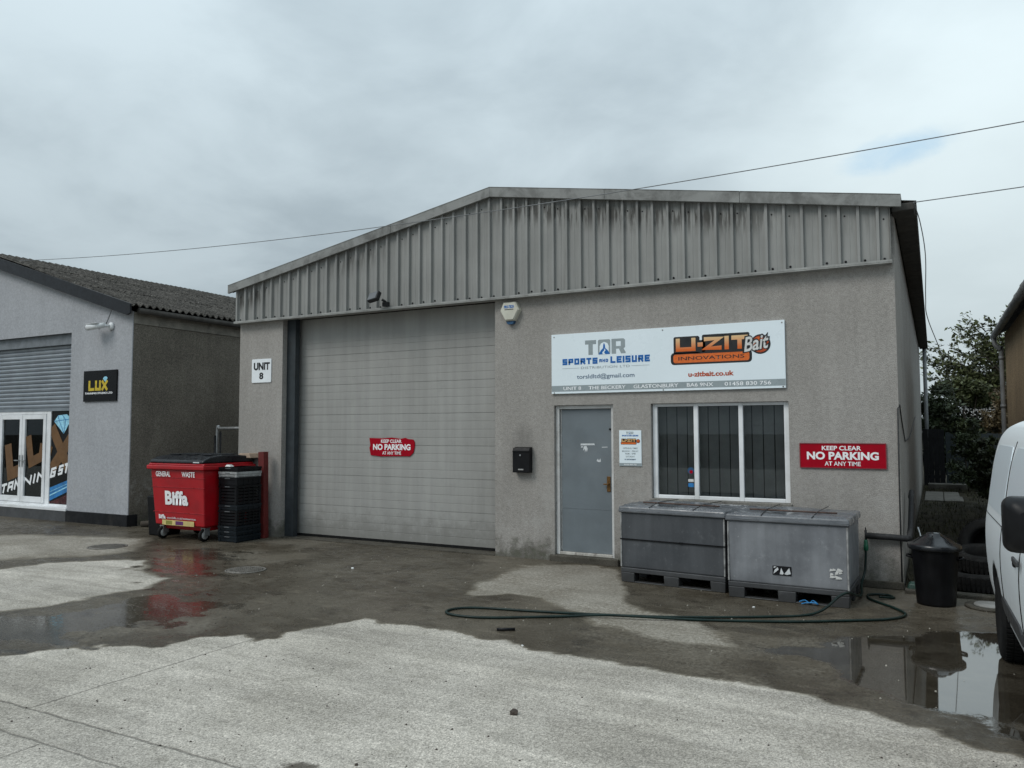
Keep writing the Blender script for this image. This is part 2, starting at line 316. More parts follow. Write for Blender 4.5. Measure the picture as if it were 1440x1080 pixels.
def mat_ground():
    t = T('yard concrete'); x, y, z = t.xyz()
    wet = t.attr('wet'); pud = t.attr('puddle'); old = t.attr('smooth_patch')
    def ragged(v, sc, amt): return t.math('ADD', v, t.math('MULTIPLY', t.math('MULTIPLY', t.math('SUBTRACT', t.noise(sc, 5, .75), .5), amt), t.math('MULTIPLY', v, t.math('SUBTRACT', 1., v))), clamp=True)
    wet = ragged(wet, 26, 5.); pud = t.rng(ragged(pud, 34, 9.), .1, .9)
    # dry exposed-aggregate concrete
    dry = t.mix(t.rng(t.noise(.8, 5, .6), .35, .65), (.375, .346, .30), (.468, .434, .382))
    dry = t.scale(dry, t.rng(t.noise(2.2, 5, .65, vec=(.5, 3.2, 1)), .3, .7, .88, 1.12))      # tamping lines
    dry = t.mix(t.rng(t.noise(5, 6, .7), .52, .72, 0, .6), dry, (.27, .25, .21))
    dry = t.mix(t.rng(t.noise(1.7, 7, .7, dist=.5), .6, .72, 0, .55), dry, (.21, .195, .165))
    cell = t.voro(150, 1); cell2 = t.voro(85, 1)
    gs = t.math('MULTIPLY', t.rng(cell, .1, .9, .6, 1.36, False), t.rng(cell2, .1, .9, .82, 1.18, False))
    gs = t.math('MULTIPLY', gs, t.rng(t.noise(40, 4, .75), .36, .64, .86, 1.12))
    keep = t.math('SUBTRACT', 1., t.math('MULTIPLY', old, .55))
    dry = t.scale(dry, t.rng(t.noise(.75, 4, .6, vec=(.35, 2.4, 1), dist=.4), .34, .66, .84, 1.1))
    tyre = t.math('MULTIPLY', t.rng(t.math('ABSOLUTE', t.math('SUBTRACT', t.math('FRACT', t.math('ADD', t.math('MULTIPLY', t.math('ADD', y, t.math('MULTIPLY', x, .22)), .62), t.math('MULTIPLY', t.noise(.5, 2), .5))), .5)), .05, .11, 1, 0), t.rng(t.noise(2.2, 6, .7), .45, .65, 0, .3))
    dry = t.mix(tyre, dry, (.2, .185, .16))
    gs = t.math('ADD', t.math('MULTIPLY', gs, keep), t.math('MULTIPLY', old, .52))
    pits = t.rng(t.math('ADD', t.voro(21), t.math('MULTIPLY', t.noise(40, 2), .12)), .10, .2, .35, 1)
    dryc = t.scale(t.scale(dry, gs), t.math('MAXIMUM', pits, old))
    spill = t.math('ADD', t.math('POWER', t.math('ADD', x, 2.95), 2.), t.math('POWER', t.math('MULTIPLY', t.math('ADD', y, 6.5), 1.2), 2.))
    spill = t.rng(t.math('ADD', spill, t.math('MULTIPLY', t.math('SUBTRACT', t.noise(11, 6, .75), .5), .05)), .004, .018, .8, 0)
    dryc = t.mix(spill, dryc, (.05, .04, .03))
    dryc = t.scale(dryc, t.rng(t.voro(3.1), .012, .022, .3, 1))
    # wet film with brown silt
    wc = t.mix(t.rng(t.noise(.7, 6, .65), .38, .62), (.056, .046, .032), (.100, .086, .065))
    wc = t.mix(t.rng(t.noise(2.6, 7, .7, dist=.4), .5, .68, 0, .8), wc, (.032, .025, .017))
    wc = t.mix(t.rng(t.noise(3.6, 6, .7, vec=(.6, 1.7, 1)), .52, .70, 0, .6), wc, (.155, .133, .10))
    wc = t.scale(wc, t.rng(t.noise(60, 4, .75), .34, .66, .6, 1.36))
    damp = t.mix(t.rng(t.noise(1.3, 6, .65), .35, .65), (.145, .125, .095), (.225, .205, .17))
    damp = t.scale(damp, t.math('ADD', .35, t.math('MULTIPLY', gs, .65)))
    c = t.mix(t.rng(wet, .0, .4, 0, 1, False), dryc, damp)
    c = t.mix(t.rng(wet, .45, .85, 0, 1, False), c, wc)
    c = t.mix(pud, c, t.scale(wc, .62))
    # saw-cut and cast joints
    wob = t.math('MULTIPLY', t.math('SUBTRACT', t.noise(3, 4, .7), .5), .05)
    def joint(a, b, w, depth): return t.math('MULTIPLY', t.rng(t.math('ABSOLUTE', t.math('ADD', t.math('SUBTRACT', a, b), wob)), w*.4, w, 1, 0), depth)
    j1 = t.math('MULTIPLY', joint(x, -5.1, .012, .5), t.math('MULTIPLY', t.rng(y, -6.62, -6.6), t.rng(y, -4.2, -4.0, 1, 0)))
    j2 = joint(y, -6.63, .012, .5); j3 = joint(y, -6.92, .010, .45)
    j4 = t.math('MULTIPLY', joint(x, -4.47, .010, .45), t.rng(y, -6.91, -6.93))
    j5 = t.math('MULTIPLY', joint(y, -.36, .02, .55), t.math('MULTIPLY', t.rng(x, -16, -15), t.rng(x, -11.5, -11.3, 1, 0)))
    jj = t.math('MAXIMUM', t.math('MAXIMUM', j1, j2), t.math('MAXIMUM', j3, t.math('MAXIMUM', j4, j5)))
    c = t.mix(jj, c, (.05, .045, .038))
    rw = t.rng(t.noise(7, 6, .7), .35, .65, .22, .55)
    rough = t.math('ADD', t.math('MULTIPLY', t.rng(wet, .25, .9, 1, 0, False), .9), t.math('MULTIPLY', t.rng(wet, .25, .9, 0, 1, False), rw))
    rough = t.math('ADD', t.math('MULTIPLY', rough, t.math('SUBTRACT', 1., pud)), t.math('MULTIPLY', pud, .025))
    spec = t.math('ADD', t.rng(wet, .3, .9, .15, .24, False), t.math('MULTIPLY', pud, .6))
    t.set(c, rough, 0., spec, IOR=t.rng(pud, 0., 1., 1.45, 1.85, False))
    h = t.math('ADD', t.math('MULTIPLY', t.noise(130, 3, .7), .5), t.math('ADD', t.math('MULTIPLY', t.noise(12, 4, .6), 1.2), t.math('MULTIPLY', cell2, .25)))
    h = t.math('SUBTRACT', h, t.math('MULTIPLY', jj, 2.))
    s = t.math('MULTIPLY', t.rng(wet, .2, 1., .7, .3, False), t.math('SUBTRACT', 1., pud))
    t.bump(h, s, .008)
    return t.m
M['ground'] = mat_ground()

# ------------------------------------------------------------------ mesh helpers
class MB:
    def __init__(s): s.v = []; s.f = []; s.mi = []; s.sm = []; s.cur = 0; s.smooth = False
    def add(s, vs, fs):
        o = len(s.v); s.v += [tuple(v) for v in vs]
        for f in fs: s.f.append([i+o for i in f]); s.mi.append(s.cur); s.sm.append(s.smooth)
        return s
    def box(s, x0, x1, y0, y1, z0, z1):
        return s.add([(x0,y0,z0),(x1,y0,z0),(x1,y1,z0),(x0,y1,z0),(x0,y0,z1),(x1,y0,z1),(x1,y1,z1),(x0,y1,z1)],
                     [(0,3,2,1),(4,5,6,7),(0,1,5,4),(1,2,6,5),(2,3,7,6),(3,0,4,7)])
    def frustum(s, b, t):   # b,t = (x0,x1,y0,y1,z)
        return s.add([(b[0],b[2],b[4]),(b[1],b[2],b[4]),(b[1],b[3],b[4]),(b[0],b[3],b[4]),(t[0],t[2],t[4]),(t[1],t[2],t[4]),(t[1],t[3],t[4]),(t[0],t[3],t[4])],
                     [(0,3,2,1),(4,5,6,7),(0,1,5,4),(1,2,6,5),(2,3,7,6),(3,0,4,7)])
    def prism(s, pts, axis, a, b):   # pts = 2D loop in the plane across axis; x:(y,z) y:(x,z) z:(x,y)
        def P(p, q): return {'x': (q, p[0], p[1]), 'y': (p[0], q, p[1]), 'z': (p[0], p[1], q)}[axis]
        n = len(pts); vs = [P(p, a) for p in pts] + [P(p, b) for p in pts]
        return s.add(vs, [tuple(range(n))[::-1], tuple(range(n, 2*n))] + [(i, (i+1) % n, n+(i+1) % n, n+i) for i in range(n)])
    def tube(s, pts, r, n=8, cap=True):
        pts = [Vector(p) for p in pts]; N = len(pts); rr = r if isinstance(r, (list, tuple)) else [r]*N
        up = Vector((0, 0, 1)); vs = []; prev = None
        for i, p in enumerate(pts):
            d = (pts[min(i+1, N-1)] - pts[max(i-1, 0)]).normalized()
            a = prev if prev is not None else (up if abs(d.z) < .95 else Vector((1, 0, 0)))
            u = (a - d*a.dot(d)); u = u.normalized() if u.length > 1e-6 else d.orthogonal().normalized(); w = d.cross(u); prev = u
            for k in range(n):
                t = 2*math.pi*k/n; vs.append(p + (u*math.cos(t) + w*math.sin(t))*rr[i])
        fs = [(i*n+k, i*n+(k+1) % n, (i+1)*n+(k+1) % n, (i+1)*n+k) for i in range(N-1) for k in range(n)]
        if cap: fs += [tuple(range(n))[::-1], tuple((N-1)*n+k for k in range(n))]
        o = s.smooth; s.smooth = True; s.add(vs, fs); s.smooth = o; return s
    def lathe(s, prof, c=(0, 0, 0), n=32, axis='z', smooth=True):
        vs = []; N = len(prof)
        for r, h in prof:
            for k in range(n):
                t = 2*math.pi*k/n; a, b = r*math.cos(t), r*math.sin(t)
                vs.append({'z': (c[0]+a, c[1]+b, c[2]+h), 'x': (c[0]+h, c[1]+a, c[2]+b), 'y': (c[0]+a, c[1]+h, c[2]+b)}[axis])
        fs = [(i*n+k, i*n+(k+1) % n, (i+1)*n+(k+1) % n, (i+1)*n+k) for i in range(N-1) for k in range(n)]
        if prof[0][0] > 0: fs.append(tuple(range(n))[::-1])
        if prof[-1][0] > 0: fs.append(tuple((N-1)*n+k for k in range(n)))
        o = s.smooth; s.smooth = smooth; s.add(vs, fs); s.smooth = o; return s
    def grid(s, P):      # P[i][j] points
        ni, nj = len(P), len(P[0])
        return s.add([p for r in P for p in r], [(i*nj+j, i*nj+j+1, (i+1)*nj+j+1, (i+1)*nj+j) for i in range(ni-1) for j in range(nj-1)])
    def poly(s, pts, y, th=.002):      # flat outline in the x-z plane, facing -y
        return s.prism(pts, 'y', y, y-th)
    def build(s, name, mats, parent=None, bevel=0, seg=2, world=False, fix=True):
        me = bpy.data.meshes.new(name); me.from_pydata(s.v, [], s.f)
        for m in (mats if isinstance(mats, (list, tuple)) else [mats]): me.materials.append(m)
        me.polygons.foreach_set('material_index', s.mi); me.polygons.foreach_set('use_smooth', s.sm)
        if fix:
            bm = bmesh.new(); bm.from_mesh(me); bmesh.ops.recalc_face_normals(bm, faces=bm.faces); bm.to_mesh(me); bm.free()
        me.update(); return link(name, me, parent, bevel, seg, world)
def link(name, me, parent=None, bevel=0, seg=2, world=False):
    o = bpy.data.objects.new(name, me); col.objects.link(o)
    if parent:
        o.parent = parent
        if world: o.matrix_parent_inverse = world_of(parent).inverted()
    if bevel:
        b = o.modifiers.new('bevel', 'BEVEL'); b.width = bevel; b.segments = seg; b.limit_method = 'ANGLE'; b.angle_limit = R(40)
        b.harden_normals = False
    return o
def world_of(o):
    m = o.matrix_basis.copy()
    return world_of(o.parent) @ o.matrix_parent_inverse @ m if o.parent else m
def tag(o, label, cat, group=None):
    o['label'] = label; o['category'] = cat
    if group: o['group'] = group
    return o
def thing(name, label, cat, loc=(0, 0, 0), rz=0, group=None, rot=None):
    o = bpy.data.objects.new(name, None); col.objects.link(o); o.empty_display_size = .2
    o.location = loc; o.rotation_euler = rot or (0, 0, rz); o.matrix_basis = Matrix.LocRotScale(Vector(loc), o.rotation_euler, None)
    return tag(o, label, cat, group)
def struct(o): o['kind'] = 'structure'; return o
def copy_thing(o, loc, rz, label):
    c = o.copy(); col.objects.link(c); c.location = loc; c.rotation_euler = (0, 0, rz); c['label'] = label
    for ch in o.children:
        d = ch.copy(); col.objects.link(d); d.parent = c
    return c

def text_points(body, shear=0., bold=0., spacing=1.):
    cu = bpy.data.curves.new('lettering', 'FONT'); cu.body = body; cu.size = 1; cu.shear = shear; cu.offset = bold; cu.space_character = spacing
    cu.resolution_u = 4; cu.fill_mode = 'FRONT'
    o = bpy.data.objects.new('lettering', cu); col.objects.link(o); bpy.context.view_layer.update()
    me = bpy.data.meshes.new_from_object(o.evaluated_get(bpy.context.evaluated_depsgraph_get()))
    bpy.data.objects.remove(o); bpy.data.curves.remove(cu)
    return me
def lettering(body, x0, x1, z0, z1, y, mat, parent, bold=0., shear=0., rot=0., spacing=1., name='lettering', axis='y'):
    """one line of writing fitted into a box on a vertical plane that faces -y"""
    me = text_points(body, shear, bold, spacing); n = len(me.vertices); a = np.empty(n*3); me.vertices.foreach_get('co', a); a = a.reshape(-1, 3)
    mn, mx = a.min(0), a.max(0)
    X = x0 + (a[:, 0]-mn[0])/(mx[0]-mn[0])*(x1-x0); Z = z0 + (a[:, 1]-mn[1])/(mx[1]-mn[1])*(z1-z0)
    if rot:
        c, s_ = math.cos(rot), math.sin(rot); X, Z = x0+(X-x0)*c-(Z-z0)*s_, z0+(X-x0)*s_+(Z-z0)*c
    b = np.stack([X, np.full(n, y), Z], 1); me.vertices.foreach_set('co', b.ravel()); me.materials.clear(); me.materials.append(mat); me.update(); me.name = name
    return link(name, me, parent, world=True)

# block letters drawn as strokes on a 5-row grid, for the squared display faces
GL = {'S': [[(1,1),(0,1),(0,.5),(1,.5),(1,0),(0,0)]], 'P': [[(0,0),(0,1),(1,1),(1,.42),(0,.42)]], 'O': [[(0,0),(0,1),(1,1),(1,0),(0,0)]],
      'R': [[(0,0),(0,1),(1,1),(1,.45),(0,.45)],[(.5,.45),(1,0)]], 'T': [[(0,1),(1,1)],[(.5,1),(.5,0)]], 'L': [[(0,1),(0,0),(1,0)]],
      'E': [[(1,1),(0,1),(0,0),(1,0)],[(0,.5),(.85,.5)]], 'I': [[(.5,0),(.5,1)]], 'U': [[(0,1),(0,0),(1,0),(1,1)]], 'A': [[(0,0),(0,1),(1,1),(1,0)],[(0,.42),(1,.42)]],
      'N': [[(0,0),(0,1),(1,0),(1,1)]], 'D': [[(0,0),(0,1),(.75,1),(1,.75),(1,.25),(.75,0),(0,0)]], 'Z': [[(0,1),(1,1),(0,0),(1,0)]], '-': [[(0,.45),(1,.45)]],
      'V': [[(0,1),(.5,0),(1,1)]], 'X': [[(0,0),(1,1)],[(0,1),(1,0)]], 'B': [[(0,0),(0,1),(.85,1),(1,.8),(.85,.52),(0,.52)],[(.85,.52),(1,.25),(.85,0),(0,0)]], 'G': [[(1,1),(0,1),(0,0),(1,0),(1,.5),(.5,.5)]]}
def strokes(mb, lines, w, y, th=.002):
    """thick mitred polylines in the x-z plane"""
    k = 0
    for pts in lines:
        P = [Vector(p) for p in pts]; closed = (P[0]-P[-1]).length < 1e-6
        if closed: P = P[:-1]
        n = len(P); L = []; Rr = []
        for i in range(n):
            a = P[i-1] if (i or closed) else None; b = P[(i+1) % n] if (i < n-1 or closed) else None
            d1 = (P[i]-a).normalized() if a is not None else None; d2 = (b-P[i]).normalized() if b is not None else None
            if d1 is None: d1 = d2
            if d2 is None: d2 = d1
            m = Vector((-d1.y-d2.y, d1.x+d2.x)); 
            m = m.normalized() if m.length > 1e-4 else Vector((-d1.y, d1.x)); c = max(.42, m.dot(Vector((-d1.y, d1.x))))
            L.append(P[i]+m*(w/2/c)); Rr.append(P[i]-m*(w/2/c))
        for i in range(n if closed else n-1):
            j = (i+1) % n
            mb.poly([tuple(L[i]), tuple(L[j]), tuple(Rr[j]), tuple(Rr[i])], y - k*.0004, th); 
        k += 1
    return mb
def block_text(mb, word, x0, x1, z0, z1, w, y, gapf=.28, widths=None, skew=0., rise=0.):
    """word fitted to a box; w = stroke width; skew leans letters, rise tilts the base line"""
    ws = [(.25 if c == 'I' else .7 if c == '-' else 1) if not widths else widths[i] for i, c in enumerate(word)]
    tot = sum(ws) + gapf*(len(word)-1); u = (x1-x0)/tot; x = x0
    for c, cw in zip(word, ws):
        if c != ' ':
            L = cw*u; lines = []
            for pl in GL[c]:
                q = []
                for (a, b) in pl:
                    px = x + w/2 + a*max(L-w, 0) if c != 'I' else x + L/2
                    pz = z0 + w/2 + b*(z1-z0-w) if 0 < b < 1 or True else 0
                    ex = {(0): 0}.get(0)
                    q.append((px + skew*(pz-z0), pz + rise*(px-x0)))
                # let free vertical ends reach the full height
                def stretch(a, b): 
                    d = Vector((q[a][0]-q[b][0], q[a][1]-q[b][1])); 
                    if d.length > 1e-6: d = d.normalized()*w/2; q[a] = (q[a][0]+d.x, q[a][1]+d.y)
                if pl[0] != pl[-1]: stretch(0, 1); stretch(-1, -2)
                lines.append(q)
            strokes(mb, lines, w, y)
        x += (cw+gapf)*u
    return mb
def rrect(x0, x1, z0, z1, r, n=5):
    p = []
    for cx, cz, a0 in ((x1-r, z1-r, 0), (x0+r, z1-r, 90), (x0+r, z0+r, 180), (x1-r, z0+r, 270)):
        for k in range(n+1): a = R(a0+90*k/n); p.append((cx+r*math.cos(a), cz+r*math.sin(a)))
    return p
def disc(cx, cz, r, n=28): return [(cx+r*math.cos(2*math.pi*k/n), cz+r*math.sin(2*math.pi*k/n)) for k in range(n)]

# ------------------------------------------------------------------ ground
def vnoise(x, y, s, seed):
    g = np.random.default_rng(seed).random((256, 256)); x = x/s; y = y/s; xi = np.floor(x).astype(int); yi = np.floor(y).astype(int)
    fx = x-xi; fy = y-yi; fx = fx*fx*(3-2*fx); fy = fy*fy*(3-2*fy); a = lambda i, j: g[(xi+i) % 256, (yi+j) % 256]
    return (a(0,0)*(1-fx)+a(1,0)*fx)*(1-fy)+(a(0,1)*(1-fx)+a(1,1)*fx)*fy - .5
def fbm(x, y, s, seed, o=4): return sum(vnoise(x, y, s/2**k, seed+k)*.5**k for k in range(o))
def sdist(px, py, poly):
    d = np.full(px.shape, 1e9); ins = np.zeros(px.shape, bool); n = len(poly)
    for i in range(n):
        ax, ay = poly[i]; bx, by = poly[(i+1) % n]; ex, ey = bx-ax, by-ay; L = ex*ex+ey*ey+1e-12
        t = np.clip(((px-ax)*ex+(py-ay)*ey)/L, 0, 1); d = np.minimum(d, np.hypot(px-ax-t*ex, py-ay-t*ey))
        c = ((ay > py) != (by > py)) & (px < (bx-ax)*(py-ay)/((by-ay) if abs(by-ay) > 1e-9 else 1e-9)+ax); ins ^= c
    return np.where(ins, -d, d)
def sst(v, a, b): t = np.clip((v-a)/(b-a), 0, 1); return t*t*(3-2*t)
DRY_FRONT = [(-30.0, -8.6), (-6.577, -6.306), (-6.427, -6.08), (-6.351, -5.795), (-6.031, -5.461), (-5.612, -5.359), (-5.523, -5.097), (-5.566, -4.968), (-5.245, -4.721), (-5.051, -4.848), (-4.989, -4.664), (-4.957, -4.269), (-4.849, -3.949), (-4.728, -3.762), (-4.305, -3.782), (-3.949, -3.739), (-3.56, -3.808), (-3.166, -3.856), (-2.776, -3.934), (-2.483, -3.957), (-2.221, -3.967), (-2.062, -4.045), (-1.881, -4.046), (-1.652, -3.982), (-1.425, -4.009), (-1.142, -4.034), (-0.906, -4.058), (-0.62, -4.124), (-0.446, -4.22), (-0.257, -4.27), (-0.067, -4.323), (0.051, -4.43), (0.165, -4.528), (0.369, -4.569), (0.736, -4.572), (4.0, -8.6)]
DRY_LEFT = [(-11.085, -4.765), (-10.551, -3.832), (-10.413, -3.463), (-10.268, -3.075), (-9.948, -2.779), (-9.569, -2.516), (-9.141, -2.802), (-8.864, -3.068), (-8.395, -3.259), (-8.092, -3.256), (-7.752, -3.744), (-7.866, -4.063), (-7.899, -4.447), (-7.898, -4.822), (-8.063, -5.188), (-8.335, -5.959)]
DAMP_BACK = [(-14.838, -3.136), (-14.021, -1.941), (-12.848, -1.438), (-11.328, -1.046), (-10.338, -2.214), (-10.438, -2.626), (-10.994, -3.122), (-11.246, -3.453), (-11.771, -4.467)]
DAMP_DOOR = [(-4.715, -0.501), (-4.637, -1.935), (-4.513, -2.393), (-4.342, -2.426), (-4.087, -2.171), (-3.776, -2.21), (-3.479, -2.433), (-3.199, -2.534), (-2.8, -2.903), (-2.545, -3.029), (-2.184, -3.136), (-1.877, -3.201), (-1.41, -3.099), (-1.678, -2.818), (-1.895, -2.574), (-2.184, -2.364), (-2.447, -2.342), (-2.84, -1.913), (-3.545, -0.186), (-4.119, -0.19)]
PUDDLES = [([(-8.537, -5.699), (-8.0, -5.222), (-7.468, -4.943), (-7.282, -4.426), (-7.549, -3.898), (-7.428, -3.749), (-7.011, -3.531), (-6.639, -3.826), (-6.074, -4.342), (-5.994, -4.728), (-6.273, -5.045), (-6.332, -5.571), (-6.698, -5.932), (-7.127, -6.339)], 0.18, 0.6), ([(-9.011, -3.031), (-9.727, -2.116), (-10.078, -1.538), (-9.202, -1.244), (-8.549, -1.647), (-7.962, -2.485), (-7.619, -3.109), (-7.917, -3.412)], 0.3, 0.7), ([(-1.322, -3.122), (-1.151, -2.77), (-0.805, -2.359), (-0.613, -2.178), (-0.253, -1.935), (0.128, -1.68), (0.421, -1.47), (0.861, -1.239), (0.904, -3.505), (0.511, -4.42), (0.383, -4.402), (0.23, -4.312), (0.072, -4.122), (-0.133, -4.096), (-0.318, -4.053), (-0.552, -3.95), (-0.708, -3.558)], 0.22, 0.25)]
xs = np.arange(-20, 3.4, .03); ys = np.arange(-8.2, .31, .028)
GX, GY = np.meshgrid(xs, ys); gx = GX.ravel(); gy = GY.ravel()
n1 = fbm(gx, gy, .5, 3, 5)*.10; n2 = fbm(gx+31, gy+17, .5, 9, 5)*.10; n3 = fbm(gx, gy, .16, 21, 3)
wx, wy = gx+n1+n3*.10, gy+n2+np.roll(n3, 977)*.10
dA = sdist(wx, wy, DRY_FRONT); dB = sdist(wx, wy, DRY_LEFT); dC = sdist(wx, wy, DAMP_BACK); dD = sdist(wx, wy, DAMP_DOOR)
wet = np.ones_like(gx)
wet = np.minimum(wet, sst(dA, -.035, .035)); wet = np.minimum(wet, sst(dB, -.06, .09))
wet = np.minimum(wet, .24+.76*sst(dC, -.2, .2)); wet = np.minimum(wet, .27+.73*sst(dD, -.05, .06))
big = fbm(gx, gy, 1.6, 40, 5)
wet = np.clip(wet - np.where(wet > .6, np.clip(big*1.0-.02, 0, .3), 0), 0, 1)
pud = np.zeros_like(gx)
hn = fbm(gx*.7, gy*1.6, .32, 55, 5)
for (poly, soft, holes), amt in zip(PUDDLES, (.66, .58, 1.)):
    d = sdist(wx, wy, poly) + n3*holes*.5 + hn*holes
    pud = np.maximum(pud, sst(-d, 0, soft)*amt)
pud *= sst(wet, .5, .8) if False else 1.0
wet = np.maximum(wet, np.clip(pud*1.5, 0, 1))
smooth_patch = sst(dD, .6, -.1)*.6 + sst(gy, -2.6, -1.0)*.4
def ground_part(name, mask):
    ny, nx = GX.shape; idx = np.arange(nx*ny).reshape(ny, nx)
    q = np.stack([idx[:-1, :-1], idx[:-1, 1:], idx[1:, 1:], idx[1:, :-1]], -1).reshape(-1, 4)
    q = q[mask]; u, inv = np.unique(q, return_inverse=True)
    me = bpy.data.meshes.new(name); me.vertices.add(len(u)); me.vertices.foreach_set('co', np.stack([gx[u], gy[u], np.zeros(len(u))], 1).ravel())
    me.loops.add(q.size); me.loops.foreach_set('vertex_index', inv.ravel().astype(np.int32)); me.polygons.add(len(q))
    me.polygons.foreach_set('loop_start', np.arange(0, q.size, 4, dtype=np.int32)); me.polygons.foreach_set('loop_total', np.full(len(q), 4, np.int32))
    for an, arr in (('wet', wet), ('puddle', pud), ('smooth_patch', smooth_patch)):
        me.attributes.new(an, 'FLOAT', 'POINT').data.foreach_set('value', arr[u].astype(np.float32))
    me.materials.append(M['ground']); me.update(); me.validate(); return struct(link(name, me))
P2 = pud.reshape(GX.shape); fm = (P2[:-1, :-1] + P2[1:, 1:] > .9).ravel()
ground_part('yard_ground', ~fm); ground_part('puddle', fm)
g = MB(); g.box(-400, 400, -300, 500, -.3, -.012); struct(g.build('terrain', M['soil']))
g = MB(); g.box(-40, 20, -26, -8.2, -.2, -.004); g.box(-40, -20, -8.2, .3, -.2, -.004); g.box(3.37, 20, -8.2, .3, -.2, -.004); struct(g.build('road', simple('worn concrete road', (.33, .315, .285), .9, grain=.3, gscale=70, bump=.4)))

# ================================================================== the warehouse unit
def wall_cells(mb, X, Z, solid, y0, y1):
    nx, nz = len(X)-1, len(Z)-1; S = lambda i, j: 0 <= i < nx and 0 <= j < nz and solid(i, j)
    for i in range(nx):
        for j in range(nz):
            if not S(i, j): continue
            a, b, c, d = X[i], X[i+1], Z[j], Z[j+1]
            mb.add([(a,y0,c),(b,y0,c),(b,y0,d),(a,y0,d)], [(0,1,2,3)]); mb.add([(a,y1,c),(b,y1,c),(b,y1,d),(a,y1,d)], [(3,2,1,0)])
            if not S(i-1, j): mb.add([(a,y0,c),(a,y0,d),(a,y1,d),(a,y1,c)], [(0,1,2,3)])
            if not S(i+1, j): mb.add([(b,y0,c),(b,y1,c),(b,y1,d),(b,y0,d)], [(0,1,2,3)])
            if not S(i, j-1): mb.add([(a,y0,c),(a,y1,c),(b,y1,c),(b,y0,c)], [(0,1,2,3)])
            if not S(i, j+1): mb.add([(a,y0,d),(b,y0,d),(b,y1,d),(a,y1,d)], [(0,1,2,3)])
    return mb
U = thing('industrial_unit', 'grey rendered industrial unit with ribbed steel gable cladding and closed roller door', 'building', (-5.4, 0, 0))
X = [-10.52, -9.53, -5.46, -4.54, -3.69, -3.18, -1.50, -.34]; Z = [0, .88, 2.085, 3.62, 3.7]
holes = {(1,0),(1,1),(1,2),(3,0),(3,1),(5,1)}
wall_cells(MB(), X, Z, lambda i, j: (i, j) not in holes, 0, .22).build('front_wall', M['render'], U, bevel=.012, world=True, fix=False)
MB().box(-.56, -.34, .223, 17.5, 0, 4.22).build('side_wall', M['render'], U, world=True)
MB().box(-10.52, -10.3, .223, 17.5, 0, 4.18).build('side_wall', M['render'], U, world=True)
MB().box(-10.29, -.57, 17.2, 17.4, 0, 4.1).build('rear_wall', M['render'], U, world=True)
AP, LT, RT = (-5.46, 5.196), (-10.68, 4.255), (-.245, 4.327)
sl, sr = (AP[1]-LT[1])/(AP[0]-LT[0]), (RT[1]-AP[1])/(RT[0]-AP[0])
zt = lambda x: AP[1] + (x-AP[0])*(sl if x < AP[0] else sr)
# ribbed cladding: wide pans, narrow ribs
px = []; x = -10.53; pitch = .2005
while x < -.40:
    for off, y in ((0, -.105), (.030, -.105), (.037, -.062), (.112, -.062), (.116, -.065), (.125, -.065), (.129, -.062), (.193, -.062)): px.append((x+off, y))
    x += pitch
px = [p for p in px if p[0] < -.375] + [(-.365, -.105)]
drops = [.06, .16, .22, .28, .36, .45, .55, .68]
vs, dr, pn = [], [], []; rows = len(drops)+1
for (x, y) in px:
    for k in range(rows):
        zz = zt(x)-drops[k] if k < rows-1 else 3.605
        zz = max(zz, 3.605 + .001*(rows-1-k)); vs.append((x, y, zz)); dr.append(zt(x)-zz); pn.append(1. if y > -.09 else .45)
cb = MB().add(vs, [(i*rows+k, i*rows+k+1, (i+1)*rows+k+1, (i+1)*rows+k) for i in range(len(px)-1) for k in range(rows-1)])
nb = len(cb.v)
cb.add([(-.365,-.105,zt(-.365)-.06),(-.365,-.105,3.605),(-.365,-.001,3.605),(-.365,-.001,zt(-.365)-.06)], [(0,1,2,3)])
cb.add([(-10.53,-.105,zt(-10.53)-.06),(-10.53,-.105,3.605),(-10.53,.2,3.605),(-10.53,.2,zt(-10.53)-.06)], [(0,1,2,3)])
cb.cur = 1; x = -10.53; k = 0
while x < -.45:
    xc = x+.075
    if k % 5 not in (1,):
        cb.lathe([(.0135, 0), (.0135, -.006), (.0, -.008)], (xc, -.062, 3.655+.008*math.sin(k*7)), 8, 'y')
    if k % 3 != 1: cb.lathe([(.009, 0), (.009, -.006), (.0, -.008)], (xc, -.062, zt(xc)-.25+.01*math.sin(k*5)), 8, 'y')
    x += pitch; k += 1
clad = cb.build('gable_cladding', [M['cladding'], M['black_matt']], U, world=True, fix=False)
for an, arr in (('top_drop', dr), ('pan', pn)):
    a = clad.data.attributes.new(an, 'FLOAT', 'POINT'); full = np.full(len(clad.data.vertices), .9 if an == 'top_drop' else .3, np.float32); full[:len(arr)] = arr; a.data.foreach_set('value', full)
m = MB(); m.box(-10.55, -.355, -.125, -.002, 3.588, 3.603); m.box(-10.55, -.355, -.128, -.118, 3.603, 3.625); m.build('drip_flashing', simple('pale drip trim', (.3,.3,.285), .55, dirt=.3), U, world=True)
MB().box(-9.5, -5.47, .0, .21, 3.622, 3.64).build('soffit', M['gutter'], U, world=True)
